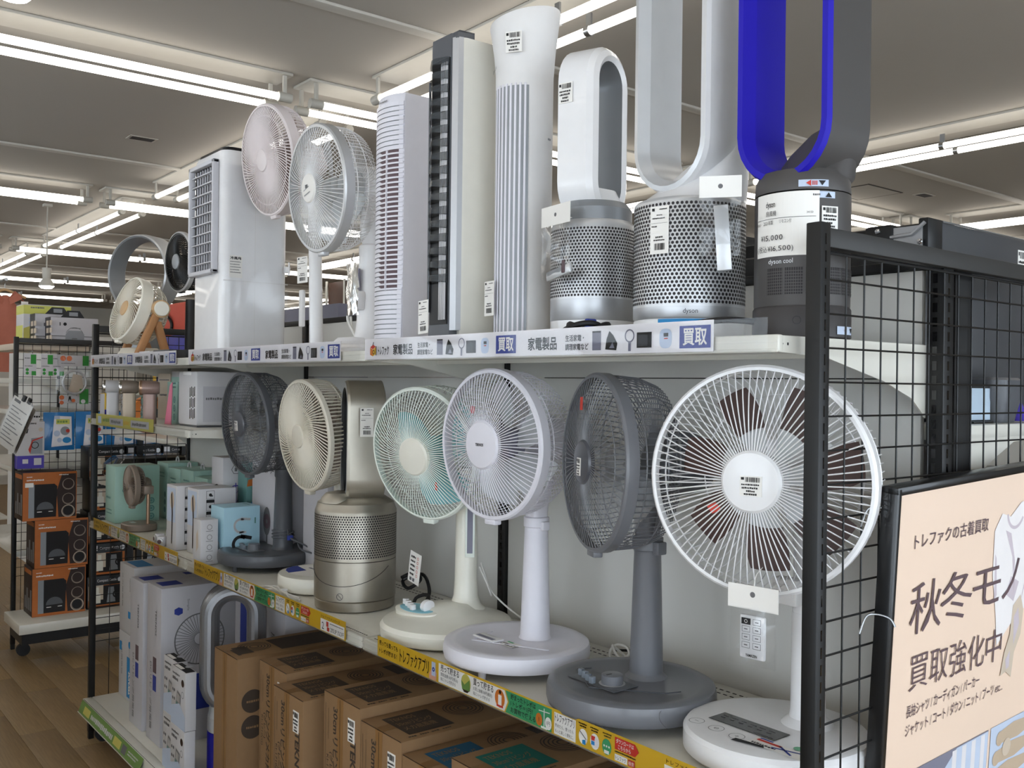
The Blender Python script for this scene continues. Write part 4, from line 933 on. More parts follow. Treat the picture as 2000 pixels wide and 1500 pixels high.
def wrap(b, r, a0, a1, z0, z1, n=14, dr=.0006, dz=0.):
    vs = []
    for i in range(n+1):
        a = R(a0+(a1-a0)*i/n)
        for z in (z0, z1): vs.append((r*math.cos(a)+dr*math.cos(a), r*math.sin(a)+dr*math.sin(a), z))
    return b.add(vs, [(2*i, 2*i+2, 2*i+3, 2*i+1) for i in range(n)])

# ---- short white and silver one (faces right)
t = thing('bladeless_fan', 'short white and silver bladeless purifier fan turned sideways, next to the flared tower', 'bladeless fan', (-1.478, .21, ZT+.0005), 0, 'bladeless fans')
r = .088
b = MB('white'); b.lathe([(r-.006, 0), (r-.002, .004), (r-.001, .058), (r-.004, .062)], 56); b.build('base', t)
b = MB('silver'); b.lathe([(r-.003, .05), (r, .056), (r, .098)], 56); b.build('lower_band', t)
b = MB('silverlt'); b.lathe([(r, .098), (r, .248), (r-.002, .256), (r-.006, .26)], 56); sh = b.build('shroud', t)
perforations(r, .101, .243, .0072, .0026).build('perforations', sh, smooth=False, kind='stuff')
b = MB('silverdk'); b.loft([[(.0+x*k, y*k, z) for x, y in [(math.cos(q), math.sin(q)) for q in [2*math.pi*i/32 for i in range(32)]]] for z, k in ((.26, r-.006), (.285, r*.93), (.3, r*.8))]); b.build('neck', t)
X = fr((.0, -.0, .445), (-.26, .965, 0), (0, 0, 1))
L = loop(t, X, .158, .365, [(0, -.035, ('white', 'loop')), (.002, .028, ('white', 'loop')), (.010, .04, ('white', 'loop')), (.022, .046, ('white', 'loop')), (.032, .04, ('silverdk', 'inner_band')), (.036, -.03, ('silver', 'inner_band')), (.03, -.042, ('silverdk', 'rear_band')), (.004, -.042, ('silverdk', 'rear_band')), (0, -.039, ('white', 'loop'))])
price_card(L['loop'], fr(X@V((-.0796, .055, .025)), (.965, .26, 0), (0, 0, 1))@T(-.062, 0, 0.001), .034, .042, 31, 'wide', 'price_sticker')
b = MB('white'); b.loft([[(x, y, z) for x, y in rrect(w, d, min(w, d)*.45, 5)] for z, w, d in ((.262, .10, .165), (.29, .09, .15), (.33, .07, .10))]); b.build('collar', t)
b = MB('darkplastic'); b.ring(0, 0, .006, .0072, FA(r, -60, .035), .0008, 20); b.line(-.004, .004, .004, -.004, .001, FA(r, -60, .035), .0008); b.build('emblem', t, smooth=False)
# ---- its bagged remote
def bagged(name, label, loc, rz, w, h, fill, grp=None, tilt=0.):
    t = thing(name, label, 'remote control', loc, rz, grp)
    b = MB('paper'); b.box(-w/2, w/2, -.0006, .0006, 0, h*.27, c=.0002); b.use('inkgrey').disc(0, h*.14, .004, FY(0, -.0009, 0)); b.build('header_card', t, smooth=False)
    b = MB('glass_film')
    for s_ in (-1, 1):
        vs = []; fs = []
        for i in range(11):
            for j in range(13):
                u, v = i/10-.5, j/12
                vs.append((u*w*.97, s_*(.001+.011*math.sin(math.pi*v)*math.cos(math.pi*u))+.0012*math.sin(11*u+6*v*s_)*math.sin(9*v+5*u), -v*h*.73))
        for i in range(10):
            for j in range(12): fs.append((i*13+j, i*13+j+1, (i+1)*13+j+1, (i+1)*13+j))
        b.add(vs, fs)
    b.build('clear_bag', t); fill(t); return t
def fill1(t):
    b = MB('silverlt'); b.box(-.042, .045, -.004, .004, -.108, -.088, Mx.Rotation(R(-8), 4, 'Y'), c=.003); b.build('remote', t); b = MB('plum'); b.box(.032, .042, -.0062, -.004, -.1, -.075, c=.002); b.build('tie', t)
bagged('bagged_remote', 'remote in a crinkled clear bag hanging on the short purifier at its left', (-1.46, .09, H+.322), R(-8), .105, .15, fill1)
# ---- tall white and silver one
t = thing('bladeless_fan', 'tall white and silver bladeless purifier fan, second from the right on the top shelf', 'bladeless fan', (-1.195, .19, ZT+.0005), 0, 'bladeless fans')
r = .1025
b = MB('white'); b.lathe([(r-.005, 0), (r-.001, .004), (r-.001, .040), (r-.004, .044)], 64); b.build('base', t)
b = MB('silver'); b.lathe([(r-.002, .042), (r, .046), (r, .064)], 64); b.build('lower_band', t)
b = MB('silverlt'); b.lathe([(r, .064), (r, .252), (r-.001, .256), (r-.004, .259)], 64); sh = b.build('shroud', t)
perforations(r, .068, .249, .0080, .0029, 8).build('perforations', sh, smooth=False, kind='stuff')
X = fr((.0, -.01, .565), (1, 0, 0), (0, 0, 1))
L = loop(t, X, .178, .58, [(0, -.055, ('white', 'loop')), (0, .040, ('white', 'loop')), (.003, .05, ('silverlt', 'inner_band')), (.012, .052, ('silverlt', 'inner_band')), (.024, .030, ('silverlt', 'inner_band')), (.030, -.05, ('silverdk', 'rear_band')), (.02, -.056, ('white', 'loop'))])
b = MB('white'); b.loft([[(x+ox, y+oy, z+s_*x) for x, y in rrect(w, d, min(w, d)*.46, 6)] for z, w, d, ox, oy, s_ in ((.255, .198, .198, 0, 0, 0), (.268, .19, .165, .002, .012, .0), (.30, .176, .12, .008, .026, .18), (.33, .15, .08, .016, .036, .3), (.355, .1, .055, .038, .036, .4))]); b.build('collar', t)
b = MB('darkplastic'); b.text('dyson', .012, FA(r, -47, .051), 0, 0, .0008, w=.026, al='c'); b.build('lettering', t, smooth=False)
b = MB('cyanink'); wrap(b, r, -80, -25, .022, .041); b.use('paper'); wrap(b, r, -54, -42, .022, .034, dr=.0009); b.use('ink').scrib(-.012, .012, .02, .005, FA(r, -36, .01), .0015, 4); b.build('sticker', t, smooth=False)
price_card(t, FA(r, -79, .157)@T(-.019, 0, .0016), .038, .085, 33, 'tall')
def fill2(t):
    b = MB('silverdk'); b.box(-.012, .012, -.005, .003, -.125, -.012, Mx.Rotation(R(-4), 4, 'Y'), c=.004); b.use('silverlt').box(-.012, .012, -.0065, -.005, -.123, -.014, Mx.Rotation(R(-4), 4, 'Y'), c=.0006); b.build('remote', t)
bagged('bagged_remote', 'slim silver remote in a clear bag hanging on the tall purifier', (-1.045, .095, H+.318), R(38), .07, .135, fill2)
b = MB('glass_film')                                              # film still wrapped round its shoulder
# ---- blue and grey one
t = thing('bladeless_fan', 'tall dark grey bladeless fan with a vivid blue inner loop, behind the black end post', 'bladeless fan', (-.957, .2, ZT+.0005), 0, 'bladeless fans')
r = .0775
b = MB('amdark'); b.lathe([(r*.98, .0), (r*1.03, .004), (r*1.02, .05), (r*.99, .054)], 56); b.build('base', t)
b = MB('amgrey'); b.lathe([(r*.99, .054), (r, .056), (r, .235), (r*.995, .2375)], 56); b.build('body', t)
b = MB('amgrey'); b.lathe([(r*.995, .2395), (r, .241), (r*.98, .262), (r*.9, .275), (r*.3, .28)], 56); b.build('head_ring', t)
b = MB('vent_dark')
for a in range(-100, 90, 24): wrap(b, r, a+1.5, a+22.5, .072, .115, 5)
b.build('air_intake', t, smooth=False)
b = MB('amgrey')
for k in range(8): wrap(b, r, -100, 90, .075+k*.0048, .0763+k*.0048, 30, .0012)
for k in range(70):
    a = R(-100+k*2.7); b.add([((r+.0012)*math.cos(a+s_), (r+.0012)*math.sin(a+s_), z) for s_ in (0, .012) for z in (.072, .115)], [(0, 2, 3, 1)])
b.build('intake_mesh', t, smooth=False, kind='stuff')
X = fr((.0, -.01, .555), (1, 0, 0), (0, 0, 1))
L = loop(t, X, .182, .60, [(0, -.062, ('amgrey', 'outer_shell')), (0, .045, ('blue', 'loop')), (.004, .054, ('blue', 'loop')), (.014, .054, ('blue', 'loop')), (.024, .030, ('blue', 'loop')), (.028, -.045, ('black', 'rear_band')), (.02, -.056, ('amgrey', 'outer_shell'))])
b = MB('amgrey'); b.loft([[(x+ox, y+oy, z+s_*x) for x, y in rrect(w, d, min(w, d)*.46, 6)] for z, w, d, ox, oy, s_ in ((.258, .146, .146, 0, 0, 0), (.268, .142, .115, .004, .016, .0), (.30, .135, .085, .008, .03, .18), (.33, .12, .06, .018, .032, .3), (.352, .08, .045, .035, .03, .3))]); b.build('collar', t)
b = MB('paper'); wrap(b, r, -118, -36, .134, .2365, 18, .0016); card = b.build('price_card', t, smooth=False)
b = MB('ink'); zz = .0024
def onc(a, z): return FA(r+.0016, a, z)
b.text('dyson', .0135, onc(-93, .214), 0, 0, zz, w=.018, al='c', bold=.01); b.text('扇風機', .0095, onc(-92, .2), 0, 0, zz, w=.02, al='c'); b.text('34150', .005, onc(-47, .2), 0, 0, zz, w=.01, al='c')
wrap(b, r, -116, -40, .195, .1957, 18, .0024)
b.text('AM07', .006, onc(-112, .1855), 0, 0, zz, w=.009, al='c'); b.text('2021年製', .0078, onc(-96, .186), 0, 0, zz, w=.02, al='c'); b.text('リモコン付', .007, onc(-74, .187), 0, 0, zz, w=.02, al='c')
GW = {'1': .0014, ',': .0015, '(': .0025, ')': .0025, '¥': .0058, '税': .0085, '込': .0085}
def row(txt, a, z, h, step):
    for ch in txt:
        w = GW.get(ch, .0058); a += (w/2+.0006)/r*57.3; b.text(ch, h, onc(a, z), 0, 0, zz, w=w, al='c'); a += (w/2+step)/r*57.3
row('¥15,000', -108, .160, .0125, .001); row('(税込¥16,500)', -114, .1425, .0115, .0006)
b.build('lettering', card, smooth=False)
b = MB('silverlt'); b.text('dyson cool', .011, FA(r, -80, .122), 0, 0, .0012, w=.042, al='c'); b.build('lettering', t, smooth=False)
price_card(t, FA(r, -23, .158)@T(-.0145, .018, .0012), .029, .036, 35, 'wide', 'price_sticker')
b = MB('photo_blue'); wrap(b, r, -60, -25, .243, .254, 10, .0012); wrap(b, r, -50, -16, .225, .2355, 10, .0012); b.use('redink').poly([(-.012, 0), (-.004, .005), (-.004, -.005)], FA(r, -43, .2485), .002)
for q in (-.002, .001, .004): b.rect(q, q+.0016, -.0035, .0035, FA(r, -43, .2485), .002)
b.use('ink').poly([(-.006, .004), (.006, .004), (0, -.004)], FA(r, -33, .2485), .002); b.poly([(-.006, -.004), (.006, -.004), (0, .004)], FA(r, -25, .230), .002); b.use('inkgrey').scrib(-.008, .004, -.002, .004, FA(r, -38, .230), .002, 3)
b.build('sticker', t, smooth=False); b = MB('photo_blue'); wrap(b, r*1.03, -12, 20, .008, .021, 10, .0012); b.use('redink').poly([(-.01, 0), (-.002, .005), (-.002, -.005)], FA(r*1.03, 6, .0145), .002); b.use('ink').poly([(-.004, .004), (.006, .004), (.001, -.005)], FA(r*1.03, 15, .0145), .002)
b.build('sticker', t, smooth=False)
b = MB('black'); b.ring(0, 0, .0058, .0068, FA(r*1.02, -60, .03), .0008, 24); b.build('power_button', t, smooth=False)
# ---- cables on the top shelf
b = MB('cable_black'); b.tube(smoothpath(coil((0, 0, .008), .036, 3.4, 5, .7, 9, 1.25, .8), 3), .0055, 8); o = b.build('power_cable', loc=(-1.33, .05, ZT+.001)); tag(o, 'black power cable bundled in front of the short purifier', 'cable')
b = MB('blueink'); b.box(-.005, .005, -.012, .012, .0, .034, c=.003); b.build('cable_tie', o, loc=(.03, -.01, .01))
b = MB('cable_black'); b.tube(smoothpath([(-1.10, .05, ZT+.006), (-1.05, .03, ZT+.022), (-1.0, .05, ZT+.03), (-.97, .09, ZT+.028)]), .0055, 8); tag(b.build('power_cable'), 'black power cable looping out between the tall purifier and the blue fan', 'cable')

# ---- nickel purifier on the middle shelf
t = thing('bladeless_fan', 'nickel coloured bladeless purifier with a perforated drum, on the middle shelf', 'bladeless fan', (-2.372, .155, ZM+.0005), 0)
r = .113
b = MB('nickel'); b.lathe([(r-.008, 0), (r-.003, .003), (r-.002, .026), (r-.004, .028)], 64); b.build('base', t)
b = MB('nickel'); b.lathe([(r-.002, .029), (r, .031), (r, .135)], 64); b.build('lower_band', t)
b = MB('nickel'); b.lathe([(r, .137), (r, .268), (r-.002, .272), (r*.93, .29), (r*.72, .305)], 64); sh = b.build('shroud', t)
perforations(r, .145, .262, .0072, .0026).build('perforations', sh, smooth=False, kind='stuff')
b = MB('nickel'); b.lathe([(.05, .292), (.047, .305), (.035, .318), (0, .325)], 32, T(.01, -.06, 0)); b.build('dome', t)
b = MB('silverlt'); b.ring(0, 0, .009, .0098, fr((.055, -.072, .293), (.8, .6, 0), (-.4, .5, .8)), .001, 24); b.build('emblem', t, smooth=False)
b = MB('vent_dark'); ps = []
for i in range(21):
    a = R(-125+i*7.4); k = (i-10)/10; ps.append(((r+.0006)*math.cos(a), (r+.0006)*math.sin(a), .072+.048*k*k))
b.tube(ps, .0009, 4); b.build('seam', t)
b = MB('darkplastic'); b.ring(0, 0, .008, .0094, FA(r, -50, .045), .001, 24); b.line(-.005, .005, .005, -.005, .0013, FA(r, -50, .045), .001); b.build('emblem', t, smooth=False)
X = fr((.012, .012, .455), (.93, -.36, 0), (0, 0, 1))
L = loop(t, X, .15, .345, [(0, -.05, ('nickel', 'loop')), (0, .045, ('nickel', 'loop')), (.004, .052, ('silver', 'front_rim')), (.02, .052, ('black', 'inner_band')), (.026, .046, ('black', 'inner_band')), (.026, -.04, ('nickel', 'loop')), (.018, -.056, ('nickel', 'loop'))])
price_card(t, fr((.085, -.04, .475), (.36, .93, 0), (0, 0, 1))@T(-.0, 0, .012), .036, .078, 41, 'tall')
# ================================================================ boxes and small goods on the shelves
def box_thing(name, label, cat, x0, x1, y0, y1, z0, h, mat, group=None, part='carton', bev=.0015):
    w, d = x1-x0, y1-y0
    t = thing(name, label, cat, ((x0+x1)/2, (y0+y1)/2, z0+.0006), 0, group)
    b = MB(mat); b.box(-w/2, w/2, -d/2, d/2, 0, h, c=bev); b.build(part, t)
    return t, FY(-w/2, -d/2-.0004, 0), FX(w/2+.0004, -d/2, 0), T(-w/2, -d/2, h+.0004), w, d
def down(X, x, y): return X@T(x, y, 0)@Mx.Rotation(R(-90), 4, 'Z')      # print that reads downwards
# ---- brown fan cartons on the bottom deck
cx = [(-3.0, -2.815, 0.0, .546), (-2.72, -2.535, .03, .565), (-2.53, -2.345, -.012, .545), (-2.25, -2.062, .0, .60), (-2.058, -1.872, .0, .575), (-1.868, -1.683, .0, .55), (-1.68, -1.495, .005, .60), (-1.49, -1.305, .01, .585), (-1.30, -1.115, .0, .57)]
cl = ['leftmost brown carton, with two dark round icons on its side', 'brown fan carton second from the left, standing a little back', 'brown fan carton third from the left, its front pulled forward', 'brown fan carton right of the gap, fourth from the left',
      'brown fan carton under the yellow strip, fifth from the left', 'brown fan carton with a blue printed panel on top', 'brown fan carton with a teal printed panel on top', 'brown fan carton right of the teal-panelled one', 'rightmost brown fan carton, below the grey fan']
for i, (x0, x1, y0, h) in enumerate(cx):
    t, XY, XX, XZ, w, d = box_thing('fan_carton', cl[i], 'carton', x0, x1, y0, y0+.40, ZB, h, 'kraft', 'brown fan cartons on the bottom deck')
    b = MB('kraft_tape'); b.box(w*.46-.016, w*.46+.016, -.0003, .0002, h-.36, h, T(-w/2, -d/2, 0)); b.rect(w*.46-.016, w*.46+.016, .0, .05, XZ, .0003); b.build('tape', t, smooth=False)
    b = MB('dkbrown'); b.box(-w/2+.002, w/2-.002, -d/2-.0004, -d/2, h-.0015, h+.0003); b.rect(w*.46-.001, w*.46+.001, 0, h-.005, XY, .0001); b.build('flap_seam', t, smooth=False)
    b = MB('kraft_ink')
    if i == 0:
        for k, z in enumerate((.41, .33)): b.disc(.05, z, .036, XX, .0004, 28); b.use('kraft').scrib(.03, .07, z-.004, .008, XX, .0008, k); b.use('kraft_ink')
        b.rect(w*.3, w*.75, .03, .075, XZ, .0004); b.rect(w*.4, w*.8, .02, .03, XZ, .0004)
    else:
        Y1 = down(XY, w*.25, h-.03)
        b.text('30cmリビングメカ扇風機', .03, Y1, 0, .006, .0004, w=.36, bold=.02)
        b.text('(グレー)', .018, down(XY, w*.19, h-.15), 0, 0, .0004, w=.075, bold=.01); b.text('KI-1710(G)', .015, down(XY, w*.1, h-.16), 0, 0, .0004, w=.09)
        b.text('TEKNOS', .036, down(XY, w*.78, h-.09), 0, -.004, .0004, w=.145, bold=.035)
        b.line(w*.06, h-.03, w*.06, h-.3, .0012, XY, .0003); b.line(w*.14, h-.04, w*.14, h-.12, .0012, XY, .0003)
    b.build('lettering', t, smooth=False)
    if i: price_card(t, XY@T(w*.68, h-.095, 0), .034, .058, 50+i, 'wide', 'price_sticker')
    pan = {5: 'kraft_blue', 6: 'kraft_teal'}.get(i, 'kraft_ink')
    b = MB(pan)
    y0_, y1_ = (.02, .15) if i else (.14, .36)
    b.rect(w*.16, w*.84, y0_+.02, y1_+.02, XZ, .0005)
    b.use('kraft')
    F = XZ@Mx.Translation((w*.27, y0_+.03, 0))@Mx.Rotation(R(90), 4, 'Z')
    if i:
        for k, s in enumerate(('TEKNOS', '30cmリビング', 'メカ扇風機')): b.text(s, .028, F, 0, -.012-k*.033, .0009, w=(.07, .10, .09)[k])
    b.build('printed_panel', t, smooth=False)
    b = MB('kraft_ink'); yc = .25 if i else .10
    for r0, r1 in ((.012, .016), (.022, .0255), (.032, .0355), (.042, .0455), (.05, .0525)): b.ring(w*.42, yc, r0, r1, XZ, .0004, 28)
    if i:
        F2 = XZ@Mx.Translation((w*.93, .03, 0))@Mx.Rotation(R(90), 4, 'Z')
        for k in range(4): b.scrib(.0+k*.032, .024+k*.032, 0, .008, F2, .0005, k)
        b.rect(w*.2, w*.75, .33, .37, XZ, .0004)
    b.build('fan_print', t, smooth=False)
# ---- white fan boxes, bottom left
def fanface(b, X, x, y, r, c='inkgrey'):
    b.use(c)
    b.ring(x, y, r*.95, r, X, .0006, 40); b.disc(x, y, r*.24, X, .0006, 20)
    for k in range(44): a = 2*math.pi*k/44; b.line(x+r*.24*math.cos(a), y+r*.24*math.sin(a), x+r*.95*math.cos(a), y+r*.95*math.sin(a), r*.022, X, .0005)
for lev, (h, z0, lab) in enumerate(((.287, ZB, 'lower of two stacked white fan boxes with a bright blue lettered panel'), (.298, ZB+.289, 'upper of two stacked white fan boxes with a line drawing of a tower fan'))):
    t, XY, XX, XZ, w, d = box_thing('fan_box', lab, 'box', -4.435, -4.235, .125, .42, z0, h, 'boxwhite', 'white fan boxes at the left end of the deck')
    b = MB('inkgrey'); b.text('メカ扇風機', .014, down(XY, w*.2, h-.04), 0, 0, w=.15); b.text('TEKNOS', .014, down(XY, w*.72, h-.05), 0, 0, w=.06)
    b.use('cyanink').rect(w*.62, w*.86, .07, .10, XY) if lev else b.use('cyanink').rect(w*.05, w*.2, .2, .24, XY)
    if lev:
        b.use('inkgrey')
        for a in ((.1, .2, .24, .242), (.1, .28, .262, .264), (.1, .102, .1, .262), (.28, .282, .02, .262), (.13, .27, .225, .2265), (.115, .117, .12, .24)): b.rect(*a, XX)
        b.ring(.11, .11, .008, .0095, XX, .0006, 16); b.disc(.19, .245, .006, XX); b.use('cyanink').disc(.05, .03, .014, XX)
        b.rect(.02, w-.02, .02, .09, XZ)
    else:
        b.use('cyanink').rect(w*.58, w*.98, .015, .19, XY, .0003); b.use('paper').text('TEKNOS', .045, XY@T(w*.86, .03, 0)@Mx.Rotation(R(90), 4, 'Z'), 0, 0, .0009, w=.1, bold=.04); b.use('cyanink').disc(w*.75, .245, .016, XY, .0003)
    b.build('print', t, smooth=False)
for x0, x1, y0, h, lab, k in ((-4.05, -3.89, .055, .59, 'tall white fan box second from the left end, mostly hidden behind its neighbour', 0), (-3.835, -3.675, .055, .605, 'tall white fan box showing a round fan picture on its side', 1)):
    t, XY, XX, XZ, w, d = box_thing('fan_box', lab, 'box', x0, x1, y0, y0+.37, ZB, h, 'boxlav', 'white fan boxes at the left end of the deck')
    b = MB('inkgrey'); b.text('TEKNOS', .022, down(XY, w*.6, h-.09), 0, 0, w=.1, bold=.02); b.text('DCリビング扇風機', .026, down(XY, w*.25, h-.3), 0, 0, w=.26)
    b.use('blueink').rect(w*.45, w*.7, .2, .26, XY); b.use('plum').rect(w*.45, w*.7, .27, .33, XY)
    b.use('blueink').rect(.03, w*.7, .02, .1, XZ); b.rect(.03, w*.5, .2, .3, XZ)
    if k:
        fanface(b, XX, .15, h-.21, .1); b.use('boxlav').disc(.15, h-.21, .022, XX, .0009, 18); b.use('ink').rect(.1485, .1515, h-.217, h-.203, XX, .001)
        b.use('blueink').poly([(.05, h-.085), (.066, h-.078), (.082, h-.085), (.082, h-.103), (.066, h-.11), (.05, h-.103)], XX); b.use('inkgrey').text('Simple', .012, down(XX, .10, h-.05), 0, 0, w=.045)
        b.use('blueink').rect(.05, .25, .12, .26, XX)
    b.build('print', t, smooth=False)
t, XY, XX, XZ, w, d = box_thing('fan_box', 'white fan box with a dark blue panel, behind the silver loop', 'box', -3.56, -3.30, .30, .42, ZB, .605, 'boxlav')
b = MB('blueink'); b.rect(.05, .13, .36, .57, XY); b.use('inkgrey').text('メカ式', .04, down(XY, .2, .56), 0, 0, w=.13); b.text('360°', .03, down(XX, .05, .56), 0, 0, w=.1); b.build('print', t, smooth=False)
t, XY, XX, XZ, w, d = box_thing('fan_box', 'second white fan box behind the silver loop, next to the brown cartons', 'box', -3.28, -3.12, .30, .42, ZB, .595, 'boxlav')
b = MB('inkgrey'); b.text('扇風機', .035, down(XY, .05, .5), 0, 0, w=.16); b.use('blueink').rect(.02, .05, .05, .2, XX); b.build('print', t, smooth=False)
# ---- small cooler boxes
n = 0
for lev in range(2):
    for k in range(2):
        x0 = -3.515+k*.14+lev*.004
        lab = '%s %s small white box with a teal cooler pictured on it, before the silver loop' % (('lower', 'upper')[lev], ('left', 'right')[k])
        t, XY, XX, XZ, w, d = box_thing('cooler_box', lab, 'box', x0, x0+.136, .012-.02*k, .05-.02*k, ZB+lev*.202, .20, 'boxwhite', 'small cooler boxes in front of the fan boxes')
        b = MB('photo_blue'); b.poly([(0, 0), (w, 0), (w, .05), (w*.6, .085), (0, .06)], XY, .0003)
        b.use('tealdark').poly([(w*.3, .018), (w*.62, .01), (w*.66, .075), (w*.34, .085)], XY); b.use('silverdk').poly([(w*.34, .085), (w*.66, .075), (w*.7, .115), (w*.42, .125)], XY); b.use('silverlt').poly([(w*.40, .09), (w*.62, .084), (w*.65, .11), (w*.45, .117)], XY, .0008)
        b.use('inkgrey').scrib(w*.1, w*.6, .175, .008, XY, .0006, k); b.scrib(w*.1, w*.5, .155, .012, XY, .0006, k+4); b.use('dkbrown').disc(w*.82, .16, .013, XY, .0006, 14); b.use('inkgrey').ring(w*.82, .12, .01, .012, XY, .0006, 14)
        for q in range(4): b.disc(w*(.12+.12*(q % 2)), .12-.03*(q//2), .006, XY, .0006, 8)
        b.use('ink').rect(0.003, w-.003, .003, d-.003, XZ); b.use('paper').rect(w*.1, w*.6, .004, .018, XZ, .0009); b.use('silver').disc(w*.5, .038, .014, XZ, .0008)
        b.build('print', t, smooth=False)
# ---- silver and blue bladeless fan among the boxes
t = thing('bladeless_fan', 'silver looped bladeless fan with a blue drum, between white boxes and brown cartons', 'bladeless fan', (-3.215, .15, ZB+.0005), R(66))
r = .083
b = MB('navy'); b.lathe([(r*.98, 0), (r, .004), (r, .19), (r*.99, .193)], 56); b.build('drum', t)
b = MB('silverlt'); b.lathe([(r*.99, .194), (r, .196), (r, .225), (r*.98, .245)], 56); b.use('ink')
for a in (-72, -64, -100, -92):
    wrap(b, r, a, a+4, .203, .206, 3, .0008); wrap(b, r, a, a+4, .211, .214, 3, .0008)
b.build('collar', t)
b = MB('silverlt'); b.loft([[(x, y+oy, z) for x, y in rrect(w, d, min(w, d)*.46, 6)] for z, w, d, oy in ((.243, .16, .16, 0), (.26, .155, .13, .012), (.285, .15, .10, .022), (.33, .13, .07, .028), (.36, .1, .05, .03))]); b.build('neck', t)
X = fr((0, 0, .472), (1, 0, 0), (0, 0, 1))
tube = [(.033-.033*math.cos(q), .036*math.sin(q), ('loopsilver', 'loop')) for q in [i*math.pi/9 for i in range(10)]]
loop(t, X, .222, .455, [(0, -.045, ('loopsilver', 'loop'))]+tube+[(.062, -.04, ('silverdk', 'rear_band')), (.02, -.052, ('silverdk', 'rear_band'))])
b = MB('dgrey'); out = stadium(.2226, .4556); b.tube([X@V((x, y, -.012)) for x, y in out], .0012, 4, True); b.build('seam', t)

# ================================================================ far bay of the middle shelf
def icons(b, X, x, ys, s=.03, dark=True):
    for k, y in enumerate(ys):
        b.use('inkgrey'); q = .0005
        for a in ((x, x+s, y, y+.0015), (x, x+s, y+s*.95, y+s*.95+.0015), (x, x+.0015, y, y+s*.95), (x+s-.0015, x+s, y, y+s*.95)): b.rect(*a, X, q)
        if dark: b.use('ink').rect(x, x+s, y-.012, y-.002, X, q)
        b.use('ink').disc(x+s*.5, y+s*.5, s*.2, X, q, 8); b.rect(x+s*.55, x+s*.8, y+s*.3, y+s*.45, X, q)
t, XY, XX, XZ, w, d = box_thing('gift_box', 'mint green box lettered CURVE on its side, at the shelf end behind the brown fan', 'box', -4.44, -4.30, .06, .25, ZM, .245, 'tealbox', 'mint green fan boxes')
b = MB('tealdark'); b.text('CURVE', .03, XX, .03, .13, w=.1)
for k in range(3): b.disc(.155, .09-k*.034, .014, XX, .0005, 16); b.use('tealbox').ring(.155, .09-k*.034, .006, .008, XX, .0008, 10); b.use('tealdark')
b.scrib(.02, .1, .05, .006, XY, .0005, 3); b.scrib(.02, .1, .035, .006, XY, .0005, 4); b.scrib(.02, .08, .1, .01, XY, .0005, 5); b.build('print', t, smooth=False)
for k, (x0, h, lab) in enumerate(((-4.44, .25, 'mint green box at the back corner of the shelf, behind the lettered one'), (-4.29, .235, 'second mint green box along the back of the shelf'), (-4.13, .24, 'third mint green box along the back of the shelf'), (-3.97, .22, 'mint green box at the back nearest the white icon boxes'))):
    t, XY, XX, XZ, w, d = box_thing('gift_box', lab, 'box', x0, x0+.145, .285, .42, ZM, h, 'tealbox', 'mint green fan boxes')
    b = MB('tealdark'); b.scrib(.03, .1, h-.05, .008, XY, .0005, k); b.scrib(.04, .1, h-.065, .006, XY, .0005, k+3)
    for q in range(3): b.disc(.11, .11-q*.034, .013, XY, .0005, 14)
    b.build('print', t, smooth=False)
    b = MB('boxwhite'); b.tube(smoothpath([(-.02, 0, h), (-.01, 0, h+.02), (.01, 0, h+.02), (.02, 0, h)]), .003, 6); b.build('handle', t)
# small brown desk fan
t = thing('desk_fan', 'small brown desk fan on a copper stem, in front of the mint box', 'fan', (-4.08, .095, ZM+.0005), R(0))
b = MB('taupe'); b.loft([[(x*k, y*k, z) for x, y in rrect(.155, .13, .055, 6)] for z, k in ((0, .97), (.003, 1), (.024, 1), (.028, .95))]); b.use('silverlt').box(-.045, .0, -.03, -.01, .028, .0286); b.build('base', t)
b = MB('copper'); b.cyl((.05, .02, .027), (.05, .02, .16), .0075, n=16); b.build('stem', t)
b = MB('taupe'); b.box(.02, .062, -.0, .04, .15, .185, c=.005); b.build('neck', t)
hx = headX((-.03, -.03, .18), 0, -1)
fan_head(t, hx, .083, dict(col='taupe', n=64, hub=.018, bulge=.006, dep=.05, wr=.0014, cap='taupe', blade='dkbrown', blades=5, hoops=(), rhoops=(.5,), band=.018, rim=.008, motor='taupe', mrad=.03, mdep=.035, cap2=1, rprof=[(.078, -.016), (.078, -.026), (.077, -.035), (.07, -.044), (.05, -.05), (.025, -.052)]))
# white icon boxes
for k, (x0, y0, lab) in enumerate(((-3.60, .045, 'white box with a column of black icons, left of the pair'), (-3.455, .07, 'white box with a column of black icons, right of the pair'))):
    t, XY, XX, XZ, w, d = box_thing('icon_box', lab, 'box', x0, x0+.105, y0, y0+.14, ZM, .235, 'boxwhite', 'white icon boxes')
    b = MB('boxwhite'); icons(b, XX, .03, [.03+.042*q for q in range(5)], .03)
    b.use('photo_blue').rect(.005, w-.01, .1, .225, XY); b.use('dkbrown').poly([(.055, .02), (.063, .02), (.07, .13), (.062, .21), (.05, .2), (.058, .13)], XY, .0007); b.use('mug').disc(.06, .18, .022, XY, .0006, 16, .032)
    b.build('print', t, smooth=False)
t, XY, XX, XZ, w, d = box_thing('figure_box', 'tall white box with a dark ornamental pattern, behind the icon boxes', 'box', -3.56, -3.45, .20, .30, ZM, .335, 'boxwhite')
b = MB('purple')
for q in range(5):
    y = .06+q*.035; b.poly([(.05, y), (.075, y+.02), (.06, y+.012)], XX); b.poly([(.05, y), (.025, y+.02), (.04, y+.012)], XX)
b.rect(.048, .052, .05, .24, XX); b.ring(.05, .2, .028, .032, XX, .0005, 20, R(0), R(180)); b.use('inkgrey').ring(.05, .29, .016, .0185, XX, .0005, 6); b.rect(.045, .055, .283, .297, XX)
